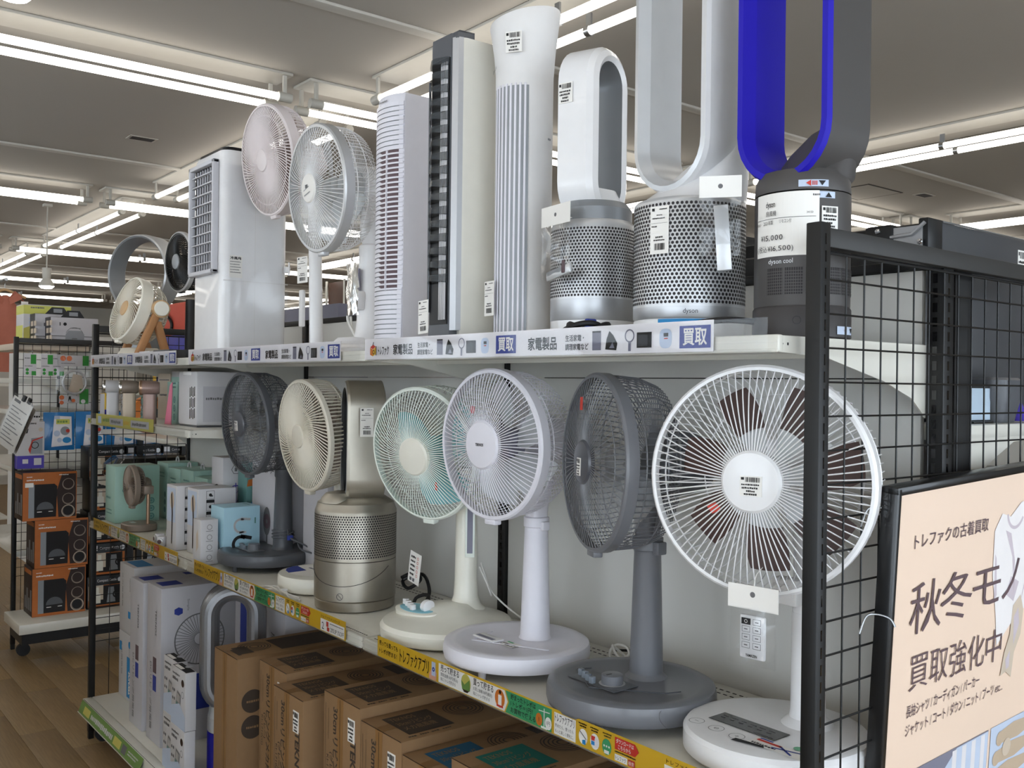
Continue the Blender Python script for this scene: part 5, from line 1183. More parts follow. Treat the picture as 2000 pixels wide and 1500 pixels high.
b.use('dkbrown').ring(.055, .2, .02, .034, XY, .0005, 20); b.build('print', t, smooth=False)
t, XY, XX, XZ, w, d = box_thing('picture_box', 'green and blue picture box between the patterned box and the tall white box', 'box', -3.43, -3.35, .25, .36, ZM, .32, 'tealdark')
b = MB('cyanink')
q = random.Random(3)
for k in range(26): b.use(('cyanink', 'tealbox', 'blueink', 'coffee_orange', 'olive', 'paper')[k % 6]).poly([(x_, y_) for x_, y_ in [(q.uniform(0, .06), q.uniform(0, .28))] for x_, y_ in ((x_, y_), (x_+.04, y_+.005), (x_+.035, y_+.03), (x_+.005, y_+.025))], XX, .0004+.00004*k)
b.build('print', t, smooth=False)
t, XY, XX, XZ, w, d = box_thing('icon_box', 'narrow little white box with faint round icons, before the blue box', 'box', -3.235, -3.165, -.0+.012, .072, ZM, .152, 'boxwhite')
b = MB('inkgrey')
for q in range(4): b.ring(.03, .025+q*.034, .0075, .009, XX, .0005, 14); b.rect(.018, .042, .011+q*.034, .0125+q*.034, XX)
b.use('mug').poly([(.03, .04), (.05, .06), (.045, .12), (.03, .1)], XY); b.build('print', t, smooth=False)
t, XY, XX, XZ, w, d = box_thing('neck_fan_box', 'pale blue box picturing a white and a black neck fan', 'box', -3.285+.02, -3.17+.02, .085, .215, ZM, .19, 'skybox')
b = MB('silverlt'); b.ring(.06, .125, .018, .026, XX, .0005, 20, R(60), R(300)); b.line(.06, .15, .095, .145, .008, XX, .0005); b.line(.055, .1, .08, .102, .008, XX, .0005)
b.use('ink').ring(.06, .062, .02, .031, XX, .0005, 20, R(50), R(290)); b.line(.06, .09, .1, .08, .012, XX, .0005); b.line(.055, .036, .085, .033, .009, XX, .0005); b.use('tealdark').rect(.11, .115, .13, .15, XX); b.use('silverlt').ring(.06, .05, .018, .024, XY, .0005, 16); b.use('tealdark').scrib(.03, .09, .1, .006, XZ, .0005, 3)
b.build('print', t, smooth=False)
# tall white boxes behind the dark grey fan
for x0, x1, y0, lab, k in ((-3.30, -3.10, .21+.04, 'tall white fan box lettered AC360, behind the dark grey fan', 0), (-2.93, -2.76, .27, 'tall pale fan box with a round fan print, behind the cream fan', 1)):
    t, XY, XX, XZ, w, d = box_thing('fan_box', lab, 'box', x0, x1, y0, .42, ZM, .345 if k == 0 else .35, 'boxlav', 'tall white boxes behind the fans')
    b = MB('ink'); b.text('AC360°サーキュレーター', .024, XY, .012, .30, w=.17, bold=.02); b.text('AC360°メカ', .03, XX, .012, .295, w=.12, bold=.02)
    b.use('cyanink').rect(.02, .047, .215, .245, XX); b.rect(.02, .047, .165, .195, XX); b.use('redink').scrib(.02, .047, .205, .004, XX, .0005, 3); b.use('cyanink').scrib(.02, .05, .15, .006, XX, .0005, 4)
    b.use('inkgrey').disc(w*.65, .13, .03, XY, .0005, 22, .05); b.use('plum').ring(w*.65, .13, .008, .026, XY, .0007, 20); b.use('inkgrey').rect(w*.62, w*.68, .02, .09, XY); b.disc(w*.65, .03, .024, XY, .0006, 16, .012)
    if k: fanface(b, XX, .08, .2, .06, 'plumlt')
    b.build('print', t, smooth=False)
# mini clip gadgets
for k, (x, y) in enumerate(((-3.70, .055), (-3.66, .085), (-3.63, .04))):
    t = thing('mini_fan', '%s tiny white hand fan lying before the icon boxes' % ('left', 'rear', 'right')[k], 'fan', (x, y, ZM+.0005), k*.4, 'tiny white gadgets')
    b = MB('boxwhite'); b.loft([[(x_*q, y_*q, z) for x_, y_ in rrect(.034, .034, .01, 3)] for z, q in ((0, .95), (.004, 1), (.03+.02*(k == 1), 1), (.035+.02*(k == 1), .9))]); b.build('body', t)
    b = MB('silverlt'); b.lathe([(.013, 0), (.013, .004), (.009, .006), (0, .006)], 16, FY(0, -.0172, .018)); b.use('plum').lathe([(.008, .0065), (0, .007)], 14, FY(0, -.0172, .018)); b.build('lens', t)
# cables on the middle shelf
b = MB('cable_black'); b.tube(smoothpath([(-2.28, .25, ZM+.08), (-2.24, .27, ZM+.1), (-2.2, .26, ZM+.085), (-2.23, .24, ZM+.06), (-2.27, .25, ZM+.075), (-2.22, .28, ZM+.095), (-2.17, .27, ZM+.06), (-2.15, .24, ZM+.03), (-2.17, .22, ZM+.01), (-2.19, .24, ZM+.04), (-2.16, .26, ZM+.05), (-2.13, .23, ZM+.02), (-2.15, .2, ZM+.008), (-2.2, .22, ZM+.02)]), .0048, 8)
pc = b.build('power_cable'); tag(pc, 'black power cable with a care tag, right of the nickel purifier', 'cable')
b = MB('paper'); b.box(0, .055, -.0003, .0003, 0, .085, fr((-2.225, .235, ZM+.085), (1, .1, .12), (-.12, 0, 1))@Mx.Rotation(R(-90), 4, 'X') if False else Mx.Translation((-2.225, .235, ZM+.085))@Mx.Rotation(R(10), 4, 'Y')); X = Mx.Translation((-2.225, .2345, ZM+.085))@Mx.Rotation(R(10), 4, 'Y')@FY(0, 0, 0)
b.use('ink')
for k in range(5): b.scrib(.008, .03, .02+k*.012, .007, X, .0008, k); b.use('redink').ring(.041, .024+k*.012, .003, .0042, X, .0008, 10); b.use('ink')
b.use('inkgrey').rect(.01, .02, .005, .014, X, .0008); b.rect(.024, .034, .005, .014, X, .0008); b.build('care_tag', pc, smooth=False)
b = MB('cable_white'); b.tube(smoothpath([(-2.72, .02, ZM+.006), (-2.66, .03, ZM+.016), (-2.60, .035, ZM+.012), (-2.53, .04, ZM+.008), (-2.49, .045, ZM+.006)]), .003, 6)
b.tube(smoothpath([(-2.70, .035, ZM+.006), (-2.64, .045, ZM+.018), (-2.57, .03, ZM+.016), (-2.5, .05, ZM+.008)]), .003, 6); b.tube(smoothpath([(-2.66, .02, ZM+.01), (-2.6, .05, ZM+.014), (-2.52, .025, ZM+.012), (-2.5, .045, ZM+.008)]), .003, 6); b.use('cable_white').box(-2.59, -2.575, .03, .05, ZM+.006, ZM+.022, c=.002)
tag(b.build('power_cable'), 'white power cable lying along the shelf edge before the cream fan base', 'cable')
b = MB('cable_white'); b.tube(smoothpath(coil((-1.53, .36, ZM+.006), .035, 2.4, 3, .8, 9, .7, .6), 3), .003, 6); tag(b.build('power_cable'), 'white cable coil at the back between the white and the grey fan', 'cable')
b = MB('cable_black'); b.tube(smoothpath([(-1.58, .39, ZM+.012), (-1.52, .40, ZM+.022), (-1.47, .40, ZM+.03), (-1.42, .37, ZM+.008)]), .003, 6); tag(b.build('power_cable'), 'thin dark cable at the back behind the grey fan', 'cable')
b = MB('cable_white'); b.tube(smoothpath([(-1.945, .27, ZM+.16), (-1.925, .28, ZM+.12), (-1.92, .29, ZM+.09), (-1.93, .285, ZM+.12), (-1.945, .275, ZM+.17), (-1.935, .3, ZM+.1), (-1.88, .33, ZM+.05), (-1.80, .37, ZM+.006)]), .0022, 6); tag(b.build('power_cable'), 'white cable hanging behind the ivory fan column', 'cable')
# ================================================================ the short extra shelf
t, XY, XX, XZ, w, d = box_thing('fan_box', 'small yellow and lilac box at the end of the short shelf', 'box', -4.43, -4.36, .03, .09, ZS, .11, 'yellow', None)
b = MB('boxlav'); b.rect(0.002, w-.002, .002, .108, XY); b.use('navy').rect(.0, .03, .0, .04, XX); b.use('olive').scrib(.015, .045, .06, .02, XX, .0005, 2); b.build('print', t, smooth=False)
for k, (x, c, hc, lab) in enumerate(((-4.32, 'boxwhite', 'boxwhite', 'white hand fan with a chrome ring, left of the three'), (-4.09, 'taupe', 'mug', 'taupe hand fan with a chrome ring, middle of the three'), (-3.83, 'rosebrown', 'rosebrown', 'rose brown hand fan with a copper ring, right of the three'))):
    t = thing('hand_fan', lab, 'fan', (x, .052, ZS+.0005), R(-20), 'hand fans on the short shelf')
    b = MB(hc); b.loft([[(x_, y_, z) for x_, y_ in rrect(.045, .05, .014, 4)] for z in (.0, .004, .115)]); b.use('ink').box(-.003, .003, -.0262, -.0248, .1, .106); b.build('handle', t)
    b = MB(c); b.lathe([(.022, -.036), (.027, -.026), (.029, .02), (.029, .03)], 32, fr((0, -.0, .14), (1, 0, 0), (0, 0, 1))); b.build('head', t)
    b = MB('copper' if k == 2 else 'chrome'); b.lathe([(.0292, .028), (.030, .036), (.026, .039), (.021, .032)], 32, fr((0, -.0, .14), (1, 0, 0), (0, 0, 1)))
    for q in range(7): a = q*2*math.pi/7; b.box(-.003, .003, .005, .023, .026, .033, fr((0, -.0, .14), (1, 0, 0), (0, 0, 1))@Mx.Rotation(a, 4, 'Z'))
    b.lathe([(.008, .025), (.007, .036), (0, .038)], 16, fr((0, -.0, .14), (1, 0, 0), (0, 0, 1))); b.build('turbine', t)
    if k:
        b = MB('glass_film'); vs = []; fs = []
        for i in range(9):
            for j in range(9): vs.append((-.085+i/8*.075, -.03+.006*math.sin(i*2+j*1.4), .005+j/8*.12))
        for i in range(8):
            for j in range(8): fs.append((i*9+j, (i+1)*9+j, (i+1)*9+j+1, i*9+j+1))
        b.add(vs, fs); b.build('clear_bag', t)
        b = MB('cable_white'); b.tube(smoothpath([(-.05+.018*math.cos(a), -.022, .055+.035*math.sin(a)) for a in [i*.8 for i in range(16)]], 3), .0028, 6); b.build('cable', t)
        if k == 1: b = MB('paper'); b.poly([(-.07, .1), (-.02, .112), (-.02, .065)], FY(0, -.038, 0)); b.build('paper_slip', t, smooth=False)
for k, (x0, h, mat, lab) in enumerate(((-4.40, .20, 'mug', 'beige box at the back of the short shelf, behind the white hand fan'), (-4.22, .21, 'boxwhite', 'grey-white box at the back of the short shelf, behind the taupe hand fan'), (-4.03, .195, 'tealdark', 'dark teal box at the back of the short shelf'))):
    t, XY, XX, XZ, w, d = box_thing('gift_box', lab, 'box', x0, x0+.165, .27, .41, ZS, h, mat, 'boxes at the back of the short shelf')
    b = MB('inkgrey'); b.rect(.02, .15, h-.03, h-.026, XY); b.scrib(.03, .12, .1, .01, XY, .0005, k); b.build('print', t, smooth=False)
for k, (x0, y0) in enumerate(((-3.99, .19), (-3.86, .13))):
    t, XY, XX, XZ, w, d = box_thing('gift_box', 'mint green box with blue discs on the short shelf, %s' % ('behind the rose brown hand fan', 'left of the pink sheet')[k], 'box', x0, x0+.115, y0, y0+.07, ZS, (.185, .165)[k], 'tealbox', 'mint green fan boxes')
    b = MB('tealdark')
    for q in range(3): b.disc(.085, .095-q*.034, .0135, XY, .0005, 16); b.use('tealbox').ring(.085, .095-q*.034, .006, .008, XY, .0008, 10); b.use('tealdark')
    b.scrib(.05, .1, .14, .008, XY, .0005, 3); b.scrib(.05, .1, .155, .008, XY, .0005, 4); b.build('print', t, smooth=False)
b = MB('pinkpaper'); b.poly([(0, 0), (.075, 0), (.085, .165), (.055, .15)], FY(-3.77, .09, ZS+.001)); b.poly([(.0, 0), (.075, 0), (.085, .165), (.055, .15)], FY(-3.77, .0915, ZS+.001)); tag(b.build('folded_leaflet', smooth=False), 'pink leaflet leaning on the white desktop cooler', 'leaflet')
t = thing('desktop_cooler', 'white desktop cooler with slotted vents, at the right end of the short shelf', 'air cooler', (-3.53, .20, ZS+.0005))
b = MB('boxwhite'); b.box(-.105, .085, -.105, .105, .006, .205, c=.008); b.use('dgrey').box(-.1, .08, -.1, .1, 0, .006); b.build('body', t)
b = MB('white'); b.box(-.05, .03, -.1075, -.1, .19, .2045, c=.002); b.build('lid_tab', t)
b = MB('blackgloss')
for i, x in enumerate((.018, .033, .048, .063)):
    for j, (z0, z1) in enumerate(((.03, .065), (.07, .105), (.11, .145))): b.box(x, x+.007, -.1055, -.1048, z0+.004*(i % 2), z1+.004*(i % 2))
b.build('vent_slot', t, smooth=False, kind='stuff')
b = MB('boxlav'); b.rect(.02, .18, .02, .15, FX(.0855, -.1, 0)); b.use('inkgrey').scrib(.03, .16, .1, .01, FX(.0855, -.1, 0), .0006, 4); b.build('print', t, smooth=False)
# small things beside the circulator, top shelf
t, XY, XX, XZ, w, d = box_thing('remote_box', 'flat white box beside the wooden legs of the cream circulator', 'box', -3.93, -3.80, .04, .14, ZT, .034, 'boxwhite')
b = MB('inkgrey'); b.rect(.002, w-.002, .001, .003, XY); b.build('print', t, smooth=False)
t, XY, XX, XZ, w, d = box_thing('remote_box', 'flat dark box between the white box and the air cooler', 'box', -3.76, -3.58, .04, .14, ZT, .036, 'darkplastic')
b = MB('dgrey'); b.rect(.002, w-.002, .02, .022, XY); b.build('lid_seam', t, smooth=False)
t, XY, XX, XZ, w, d = box_thing('accessory_box', 'white box with red trim behind the cream circulator legs', 'box', -4.03, -3.84, .30, .41, ZT, .075, 'boxwhite')
b = MB('red'); b.rect(.0, .05, .045, .07, XY); b.rect(.1, .16, .045, .07, XY); b.use('ink').scrib(.02, .08, .02, .012, XY, .0006, 3); b.rect(.095, .097, 0, .07, XY); b.build('print', t, smooth=False)
t = thing('price_stand', 'white price ticket standing behind the circulator at the end of the top shelf', 'price ticket', (-4.40, .27, ZT+.0005))
b = MB('clear_plastic'); b.box(-.005, .08, -.0015, .0015, 0, .13); b.build('holder', t, smooth=False); price_card(t, FY(-.0, -.0025, .01), .055, .115, 61, 'tall')
# ================================================================ poster hanging on the end panel
t = thing('framed_poster', 'large peach clothes-buying poster in a black frame, hooked on the end panel', 'poster', (-.777, .188, H-.150))
rr, uu = V((0, math.cos(R(2.2)), math.sin(R(2.2)))), V((math.sin(R(4.2)), -math.sin(R(2.2)), math.cos(R(4.2))))
X = fr((0, 0, 0), rr, uu)                                        # origin: top left corner; y points up
PW, PH = .78, .86
b = MB('peach'); b.box(.008, PW-.008, -PH+.008, -.008, -.006, -.001, X); sheet = b.build('poster_sheet', t, smooth=False)
for a in ((0, PW, -.014, 0), (0, PW, -PH, -PH+.014), (0, .014, -PH+.0005, -.0005), (PW-.014, PW, -PH+.0005, -.0005)):
    b = MB('poster_frame'); b.box(a[0], a[1], a[2], a[3], -.024, .004, X, c=.003); b.build('frame_bar', t)
b = MB('plum')
b.text('トレファクの古着買取', .026, X, .066, -.103, .0004, w=.245, bold=.006)
for ch, x, w in (('秋', .064, .098), ('冬', .160, .106), ('モ', .27, .1), ('ノ', .378, .062)): b.text(ch, .092, X, x, -.238, .0012, w=w, bold=-.004)
for k, ch in enumerate('買取強化中'): b.text(ch, .066, X, .074+k*.0645, -.333-.003*k, .0012, w=.058, bold=-.006)
b.text('長袖シャツ / カーディガン / パーカー', .0225, X, .073, -.38, .0004, w=.243, bold=.006)
b.text('ジャケット / コート / ダウン / ニット / ブーツ etc...', .0225, X, .073, -.411, .0004, w=.335, bold=.006)
b.build('lettering', sheet, smooth=False)
b = MB('cloth_white')
b.poly([(0.336, -0.109), (0.361, -0.081), (0.394, -0.090), (0.433, -0.068), (0.510, -0.060), (0.565, -0.090), (0.598, -0.189), (0.554, -0.258), (0.488, -0.265), (0.427, -0.288), (0.372, -0.322), (0.361, -0.265), (0.339, -0.189)], X, .0002)
b.use('cloth_shade'); b.poly([(0.378, -0.113), (0.411, -0.166), (0.427, -0.242), (0.422, -0.174), (0.400, -0.121)], X, .0004); b.poly([(0.466, -0.113), (0.477, -0.189), (0.455, -0.258), (0.488, -0.189)], X, .0004); b.poly([(0.343, -0.151), (0.350, -0.235), (0.359, -0.227), (0.349, -0.159)], X, .0004); b.ring(.414, -.079, .03, .036, X, .0004, 16, R(190), R(330)); b.poly([(0.394, -0.231), (0.411, -0.201), (0.444, -0.216), (0.427, -0.250)], X, .0004)
b.use('mug'); b.poly([(0.427, -0.258), (0.455, -0.242), (0.471, -0.273), (0.466, -0.318), (0.444, -0.349), (0.438, -0.394), (0.416, -0.379), (0.394, -0.383), (0.405, -0.341), (0.422, -0.311)], X, .0005); b.use('cloth_shade'); b.poly([(0.433, -0.280), (0.449, -0.265), (0.457, -0.296), (0.438, -0.334)], X, .0007); b.poly([(0.411, -0.356), (0.427, -0.341), (0.427, -0.372), (0.416, -0.375)], X, .0007)
b.build('clothes_print', sheet, smooth=False)
b = MB('photo_grey'); b.rect(.05, .365, -PH+.016, -.476, X, .0002)
b.use('photo_blue').poly([(.20, -.51), (.25, -.478), (.364, -.478), (.364, -.7), (.22, -.7)], X, .0004); b.use('signwhite')
for k in range(4): b.rect(.235+k*.034, .25+k*.034, -.7, -.480, X, .0006)
b.use('plumlt').poly([(.05, -.56), (.12, -.485), (.19, -.5), (.17, -.62), (.06, -.7)], X, .0004)
b.use('photo_blue').rect(.375, .68, -PH+.016, -.476, X, .0002); b.use('knit')
for k, (x, y) in enumerate(((.405, -.492), (.395, -.527), (.39, -.562))): b.poly([(x, y), (x+.06, y+.007), (x+.16, y), (x+.18, y-.012), (x+.08, y-.026), (x, y-.022)], X, .0005+.0001*k); b.disc(x+.006, y-.012, .014, X, .0009, 14)
b.use('mug').disc(.44, -.527, .017, X, .0012, 14); b.build('photo_print', sheet, smooth=False)
k0 = None
for y, z in ((.175, -.155-.02+.13-.0), (.17, -.23)):
    mb = MB('steel'); mb.tube(smoothpath([(-.045, -.018, -.018), (-.040, -.008, .008), (-.03, .004, .012), (-.012, .012, .008), (-.004, .014, -.004)]), .0016, 6)
    if k0: share(k0, 'hook', t, (0, -.004, -.21))
    else: k0 = mb.build('hook', t, loc=(0, -.004, -.045))

# ================================================================ goods on the other side, seen through the mesh
for x in (-.85, -2.06):
    pass
for i in range(3):
    x0, x1 = XA+BW*i+.003, XA+BW*(i+1)-.003
    t = thing('shelf_board', 'white shelf on the far side of the frame, carrying the dark refrigerators' if i == 2 else 'white shelf on the far side of the frame, %s bay' % ('far', 'middle')[i], 'shelf', (x0, YB+.02, H-.09))
    b = MB('shelfwhite'); b.box(0, x1-x0, 0, .42, 0, .025, c=.002); b.build('board', t)
    for xx in (.002, x1-x0-.002):
        b = MB('shelfwhite'); X = fr((xx, 0, 0), (0, 1, 0), (0, 0, 1)); b.prism([(0, .024), (.42, .024), (.42, -.004), (.30, -.01), (.22, -.04), (.14, -.075), (.09, -.10), (.0, -.138)], -.0015, .0015, X); b.use('blackgloss').disc(.115, .004, .004, X, .002, 8); b.build('bracket', t, smooth=False)
ZO = H-.065
def fridge(name, label, x0, x1, y0, y1, z1):
    t = thing(name, label, 'refrigerator', ((x0+x1)/2, (y0+y1)/2, ZO+.0005)); w, d, h = x1-x0, y1-y0, z1-ZO
    b = MB('fridge'); b.box(-w/2, w/2, -d/2+.05, d/2, 0, h, c=.008); b.build('cabinet', t)
    b = MB('black'); b.box(-w/2, w/2-.004, -d/2, -d/2+.046, .01, h-.006, c=.01); b.build('door', t)
    return t, w, d, h
t, w, d, h = fridge('mini_fridge', 'dark grey mini refrigerator with a steel top hinge, behind the mesh at right', -1.42, -.95, .60, 1.06, H+.330)
b = MB('black'); b.box(w/2-.13, w/2-.07, -d/2-.012, -d/2+.05, h-.05, h-.004, c=.006); b.build('hinge_block', t); b = MB('black'); b.box(w/2-.02, w/2+.001, -d/2-.004, -d/2+.052, h-.06, h+.002, c=.003); b.build('hinge_block', t)
b = MB('silver'); b.box(w/2-.085, w/2-.01, -d/2-.006, -d/2+.02, h-.055, h-.012); b.tube([(w/2-.08, -d/2-.008, h-.03), (w/2-.03, -d/2-.008, h-.028), (w/2-.004, -d/2-.008, h-.008)], .004, 6); b.build('hinge_plate', t)
b = MB('chrome'); k0 = None
for x, z in ((w/2-.1, h-.016), (w/2-.1, h-.04), (w/2-.012, h-.045)):
    mb = MB('chrome'); mb.lathe([(.006, 0), (.005, .003), (0, .004)], 12, FY(0, 0, 0)); loc = (x, -d/2-.0125, z)
    if k0: share(k0, 'screw', t, loc)
    else: k0 = mb.build('screw', t, loc=loc)
b = MB('steel'); b.tube([(w/2+.001, -d/2+.05, h-.001), (w/2+.001, d/2-.01, h-.001)], .002, 5); b.build('top_edge', t)
price_card(t, FX(w/2+.0012, d/2-.085, h-.085), .03, .06, 71, 'wide', 'price_sticker')
b = MB('blackgloss'); b.box(-.0, .0012, d/2-.035, d/2, 0, h+.001, T(w/2, 0, 0)); b.build('cable_strap', t, smooth=False)
t, w, d, h = fridge('mini_fridge', 'black mini refrigerator with a sloping top, left of the hinged one', -2.0, -1.46, .52, .98, H+.300)
b = MB('black'); b.loft([[(-w/2, -d/2+.01, h), (w/2, -d/2+.01, h), (w/2, d/2-.02, h), (-w/2, d/2-.02, h)], [(-w/2+.12, -d/2+.02, h+.05), (w/2-.01, -d/2+.02, h+.065), (w/2-.01, d/2-.03, h+.065), (-w/2+.12, d/2-.03, h+.05)]]); b.build('top_cover', t)
b = MB('frame'); b.box(-.014, .014, 0, .06, -.42, .24, T(-.86, .50, H)); tag(b.build('steel_post', smooth=False), 'blue-grey steel upright just behind the center post, seen through the mesh', 'post')
t = thing('monitor', 'small screen with a pale silvery face, below the hinged refrigerator', 'monitor', (-.905, .695, ZO+.0005))
b = MB('black'); b.box(-.012, .006, -.065, .06, .003, .075, c=.002); b.use('screen_lt').rect(.006, .113, .006, .068, FX(.0066, -.06, 0)); b.build('screen', t, smooth=False)
b = MB('black'); b.box(-.03, .02, -.04, .04, 0, .004, c=.001); b.build('stand', t)
t = thing('small_appliance', 'dark appliance with a violet cone-shaped part, at the right edge behind the mesh', 'appliance', (-.93, .80, ZO+.0005))
b = MB('dgrey'); b.loft([[(x*k, y*k, z) for x, y in rrect(.11, .11, .03)] for z, k in ((0, .8), (.05, 1), (.085, 1), (.09, .9))]); b.build('body', t)
b = MB('purple'); b.lathe([(.022, 0), (.004, .042), (0, .043)], 20, T(.03, .075, .002)); b.build('cone', t)
t = thing('small_appliance', 'black and silver appliance on the lower far shelf, above the poster', 'appliance', (-.93, .80, H-.232))
b = MB('darkplastic'); b.loft([[(x*k, y*k, z) for x, y in rrect(.12, .26, .05)] for z, k in ((0, .95), (.035, 1), (.06, .8), (.075, .4))]); b.build('body', t)
b = MB('silverlt'); b.box(.02, .064, -.05, -.01, .035, .078, c=.006); b.box(.02, .064, .07, .11, .03, .07, c=.004); b.build('silver_trim', t, kind='stuff')
t = thing('shelf_board', 'lower white shelf on the far side of the frame, behind the poster top', 'shelf', (-2.05, YB+.02, H-.26))
b = MB('shelfwhite'); b.box(0, 1.19, 0, .42, 0, .027, c=.002); b.build('board', t)
b = MB('shelfwhite'); X = fr((1.188, 0, 0), (0, 1, 0), (0, 0, 1)); b.prism([(0, .026), (.42, .026), (.42, -.0), (.20, -.04), (0, -.12)], -.0015, .0015, X); b.build('bracket', t, smooth=False)
# grey-topped things peeping over the centre rail
t, XY, XX, XZ, w, d = box_thing('appliance_box', 'pale grey appliance top peeping over the rail left of the thin white pole', 'appliance', -3.80, -3.32, .60, .95, ZO, .37, 'photo_grey')
b = MB('silverdk'); b.box(-.2, .2, -.02, .02, .37, .375, c=.002); b.build('lid', t)
t, XY, XX, XZ, w, d = box_thing('microwave_oven', 'white microwave oven peeping over the rail behind the tall white fan', 'microwave oven', -3.02, -2.62, .56, .92, ZO, .325, 'boxwhite')
b = MB('black'); b.rect(.05, .3, .26, .31, XY); b.build('door_glass', t, smooth=False)
t, XY, XX, XZ, w, d = box_thing('toaster', 'dark kitchen appliance with rounded top, over the rail left of the blue fan', 'appliance', -1.56+.14, -1.2, .50, .59, ZO, .345, 'black', bev=.02)
b = MB('silverdk'); b.rect(.01, .2, .20, .26, XY); b.build('grey_band', t, smooth=False)
t = thing('cooler_bag', 'red soft cooler bag with a black strap, behind the rail left of the air cooler', 'bag', (-5.25, .74, ZO+.0005))
b = MB('redbag'); b.box(-.25, .25, -.12, .12, .30, .485, c=.02); b.build('body', t); b = MB('navy'); b.box(-.25, .25, -.121, .121, .0, .31, c=.01); b.build('lower_part', t)
b = MB('black'); b.tube(smoothpath([(-.2, -.125, .46), (-.08, -.14, .44), (.02, -.13, .38), (0, -.13, .33), (-.15, -.125, .35)]), .008, 6); b.build('strap', t)
t = thing('shelf_board', 'white shelf beyond the end of the frame, carrying the red cooler bag', 'shelf', (-5.95, .60, ZO-.026))
b = MB('shelfwhite'); b.box(.0, 1.3, 0, .35, 0, .025, c=.002); b.build('board', t); b = MB('frame')
for x in (.02, 1.28): b.box(x-.015, x+.015, .32, .35, -(ZO-.026), 0)
b.build('support', t, kind='stuff')

# ================================================================ the next shelf unit further back (left)
XN = -6.2
nf = thing('display_shelf_frame', 'black mesh end frame of the next shelf unit, at the left edge of the picture', 'shelving', (0, 0, 0))
end_panel(nf, XN, .028, 19, .08, False)
b = MB('frame'); b.box(XN-.8, XN-.77, .45, .48, 0, H+.22); b.build('center_upright', nf)
b = MB('panelwhite'); b.box(XN-2.4, XN-.03, .462, .474, .2, H+.2); b.build('back_panel', nf)
b = MB('rubber'); b.cyl((XN+.18-.013, .06, .036), (XN+.18+.013, .06, .036), .036, n=20); b.build('caster', nf)
for z, lab in ((H-.03, 'upper white shelf of the next unit, behind the hanging packs'), (H-.22, 'second white shelf of the next unit, behind the blue packs'), (H-.56, 'third white shelf of the next unit, behind the boxed coffee makers'), (H-1.05, 'low white shelf of the next unit, left of the boxed coffee makers')):
    t = thing('shelf_board', lab, 'shelf', (XN-1.23, .05, z)); b = MB('shelfwhite'); b.box(0, 1.2, 0, .39, 0, .03, c=.002); b.build('board', t)
    b = MB('shelfwhite'); X = fr((1.198, 0, 0), (0, 1, 0), (0, 0, 1)); b.prism([(0, .03), (0, .0), (.15, -.01), (.39, -.1), (.39, .03)], -.0015, .0015, X); b.build('bracket', t, smooth=False)
ZN = H-1.355
t = thing('end_deck', 'white low deck at the end of the next shelf unit, carrying boxed kettles', 'shelf', (0, 0, 0))
b = MB('shelfwhite'); b.box(XN+.02, -5.78, -.01, 1.1, ZN-.055, ZN, c=.004); b.build('deck_panel', t)
b = MB('frame'); b.box(XN+.03, -5.86, .02, 1.08, .10, ZN-.056); b.build('plinth', t)
# boxed coffee makers
n = ['lowest', 'middle', 'topmost']
for k in range(3):
    y0 = .085+(-.055 if k == 2 else .0)+.01*(k == 1)
    t, XY, XX, XZ, w, d = box_thing('coffee_maker_box', 'orange-brown coffee maker box, %s of its stack of three' % n[k], 'box', -6.14, -5.93+.0, y0, y0+.285, ZN+k*.274, .272, 'dkbrown', 'boxed coffee makers')
    b = MB('coffee_orange'); b.rect(0, d, 0, .272, XX); b.use('dkbrown').poly([(d*.66, .012), (d-.004, .012), (d-.004, .26), (d*.72, .26), (d*.62, .16)], XX, .0003)
    b.use('ink').poly([(.03, .016), (.175, .016), (.18, .19), (.165, .205), (.03, .205)], XX, .0006); b.use('silverdk').poly([(.03, .016), (.06, .016), (.06, .205), (.03, .205)], XX, .0008); b.use('dgrey').poly([(.075, .06)]+[(.117+.045*math.cos(a), .062+.042*math.sin(a)) for a in [math.pi-i*math.pi/10 for i in range(11)]], XX, .0010); b.use('paper').rect(.075, .1, .046, .05, XX, .0012); b.rect(.135, .158, .046, .05, XX, .0012)
    for q, y in enumerate((.045, .115, .20)): b.use('taupe').disc(d*.84, y, .033, XX, .0006, 20); b.use('dkbrown' if q else 'ink').disc(d*.84, y+.002, .028, XX, .0008, 16)
    b.use('mug').disc(d*.84, .045, .036, XX, .0005, 18); b.use('ink').disc(d*.85, .047, .024, XX, .001, 16)
    b.use('paper'); b.scrib(.02, .05, .245, .006, XX, .0006, 3); b.scrib(.02, .11, .225, .009, XX, .0006, 4); b.scrib(.19, .24, .252, .006, XX, .0006, 5)
    if k == 2: b.box(.012, .055, .19, .215, 0, .001, XX)
    for q in range(4): b.use('silverdk').rect(.03+.045*q, .06+.045*q, .03, .10+.05*(q % 2), XY, .0005)
    b.use('coffee_orange').rect(.02, .19, .235, .26, XY, .0006)
    b.build('print', t, smooth=False)
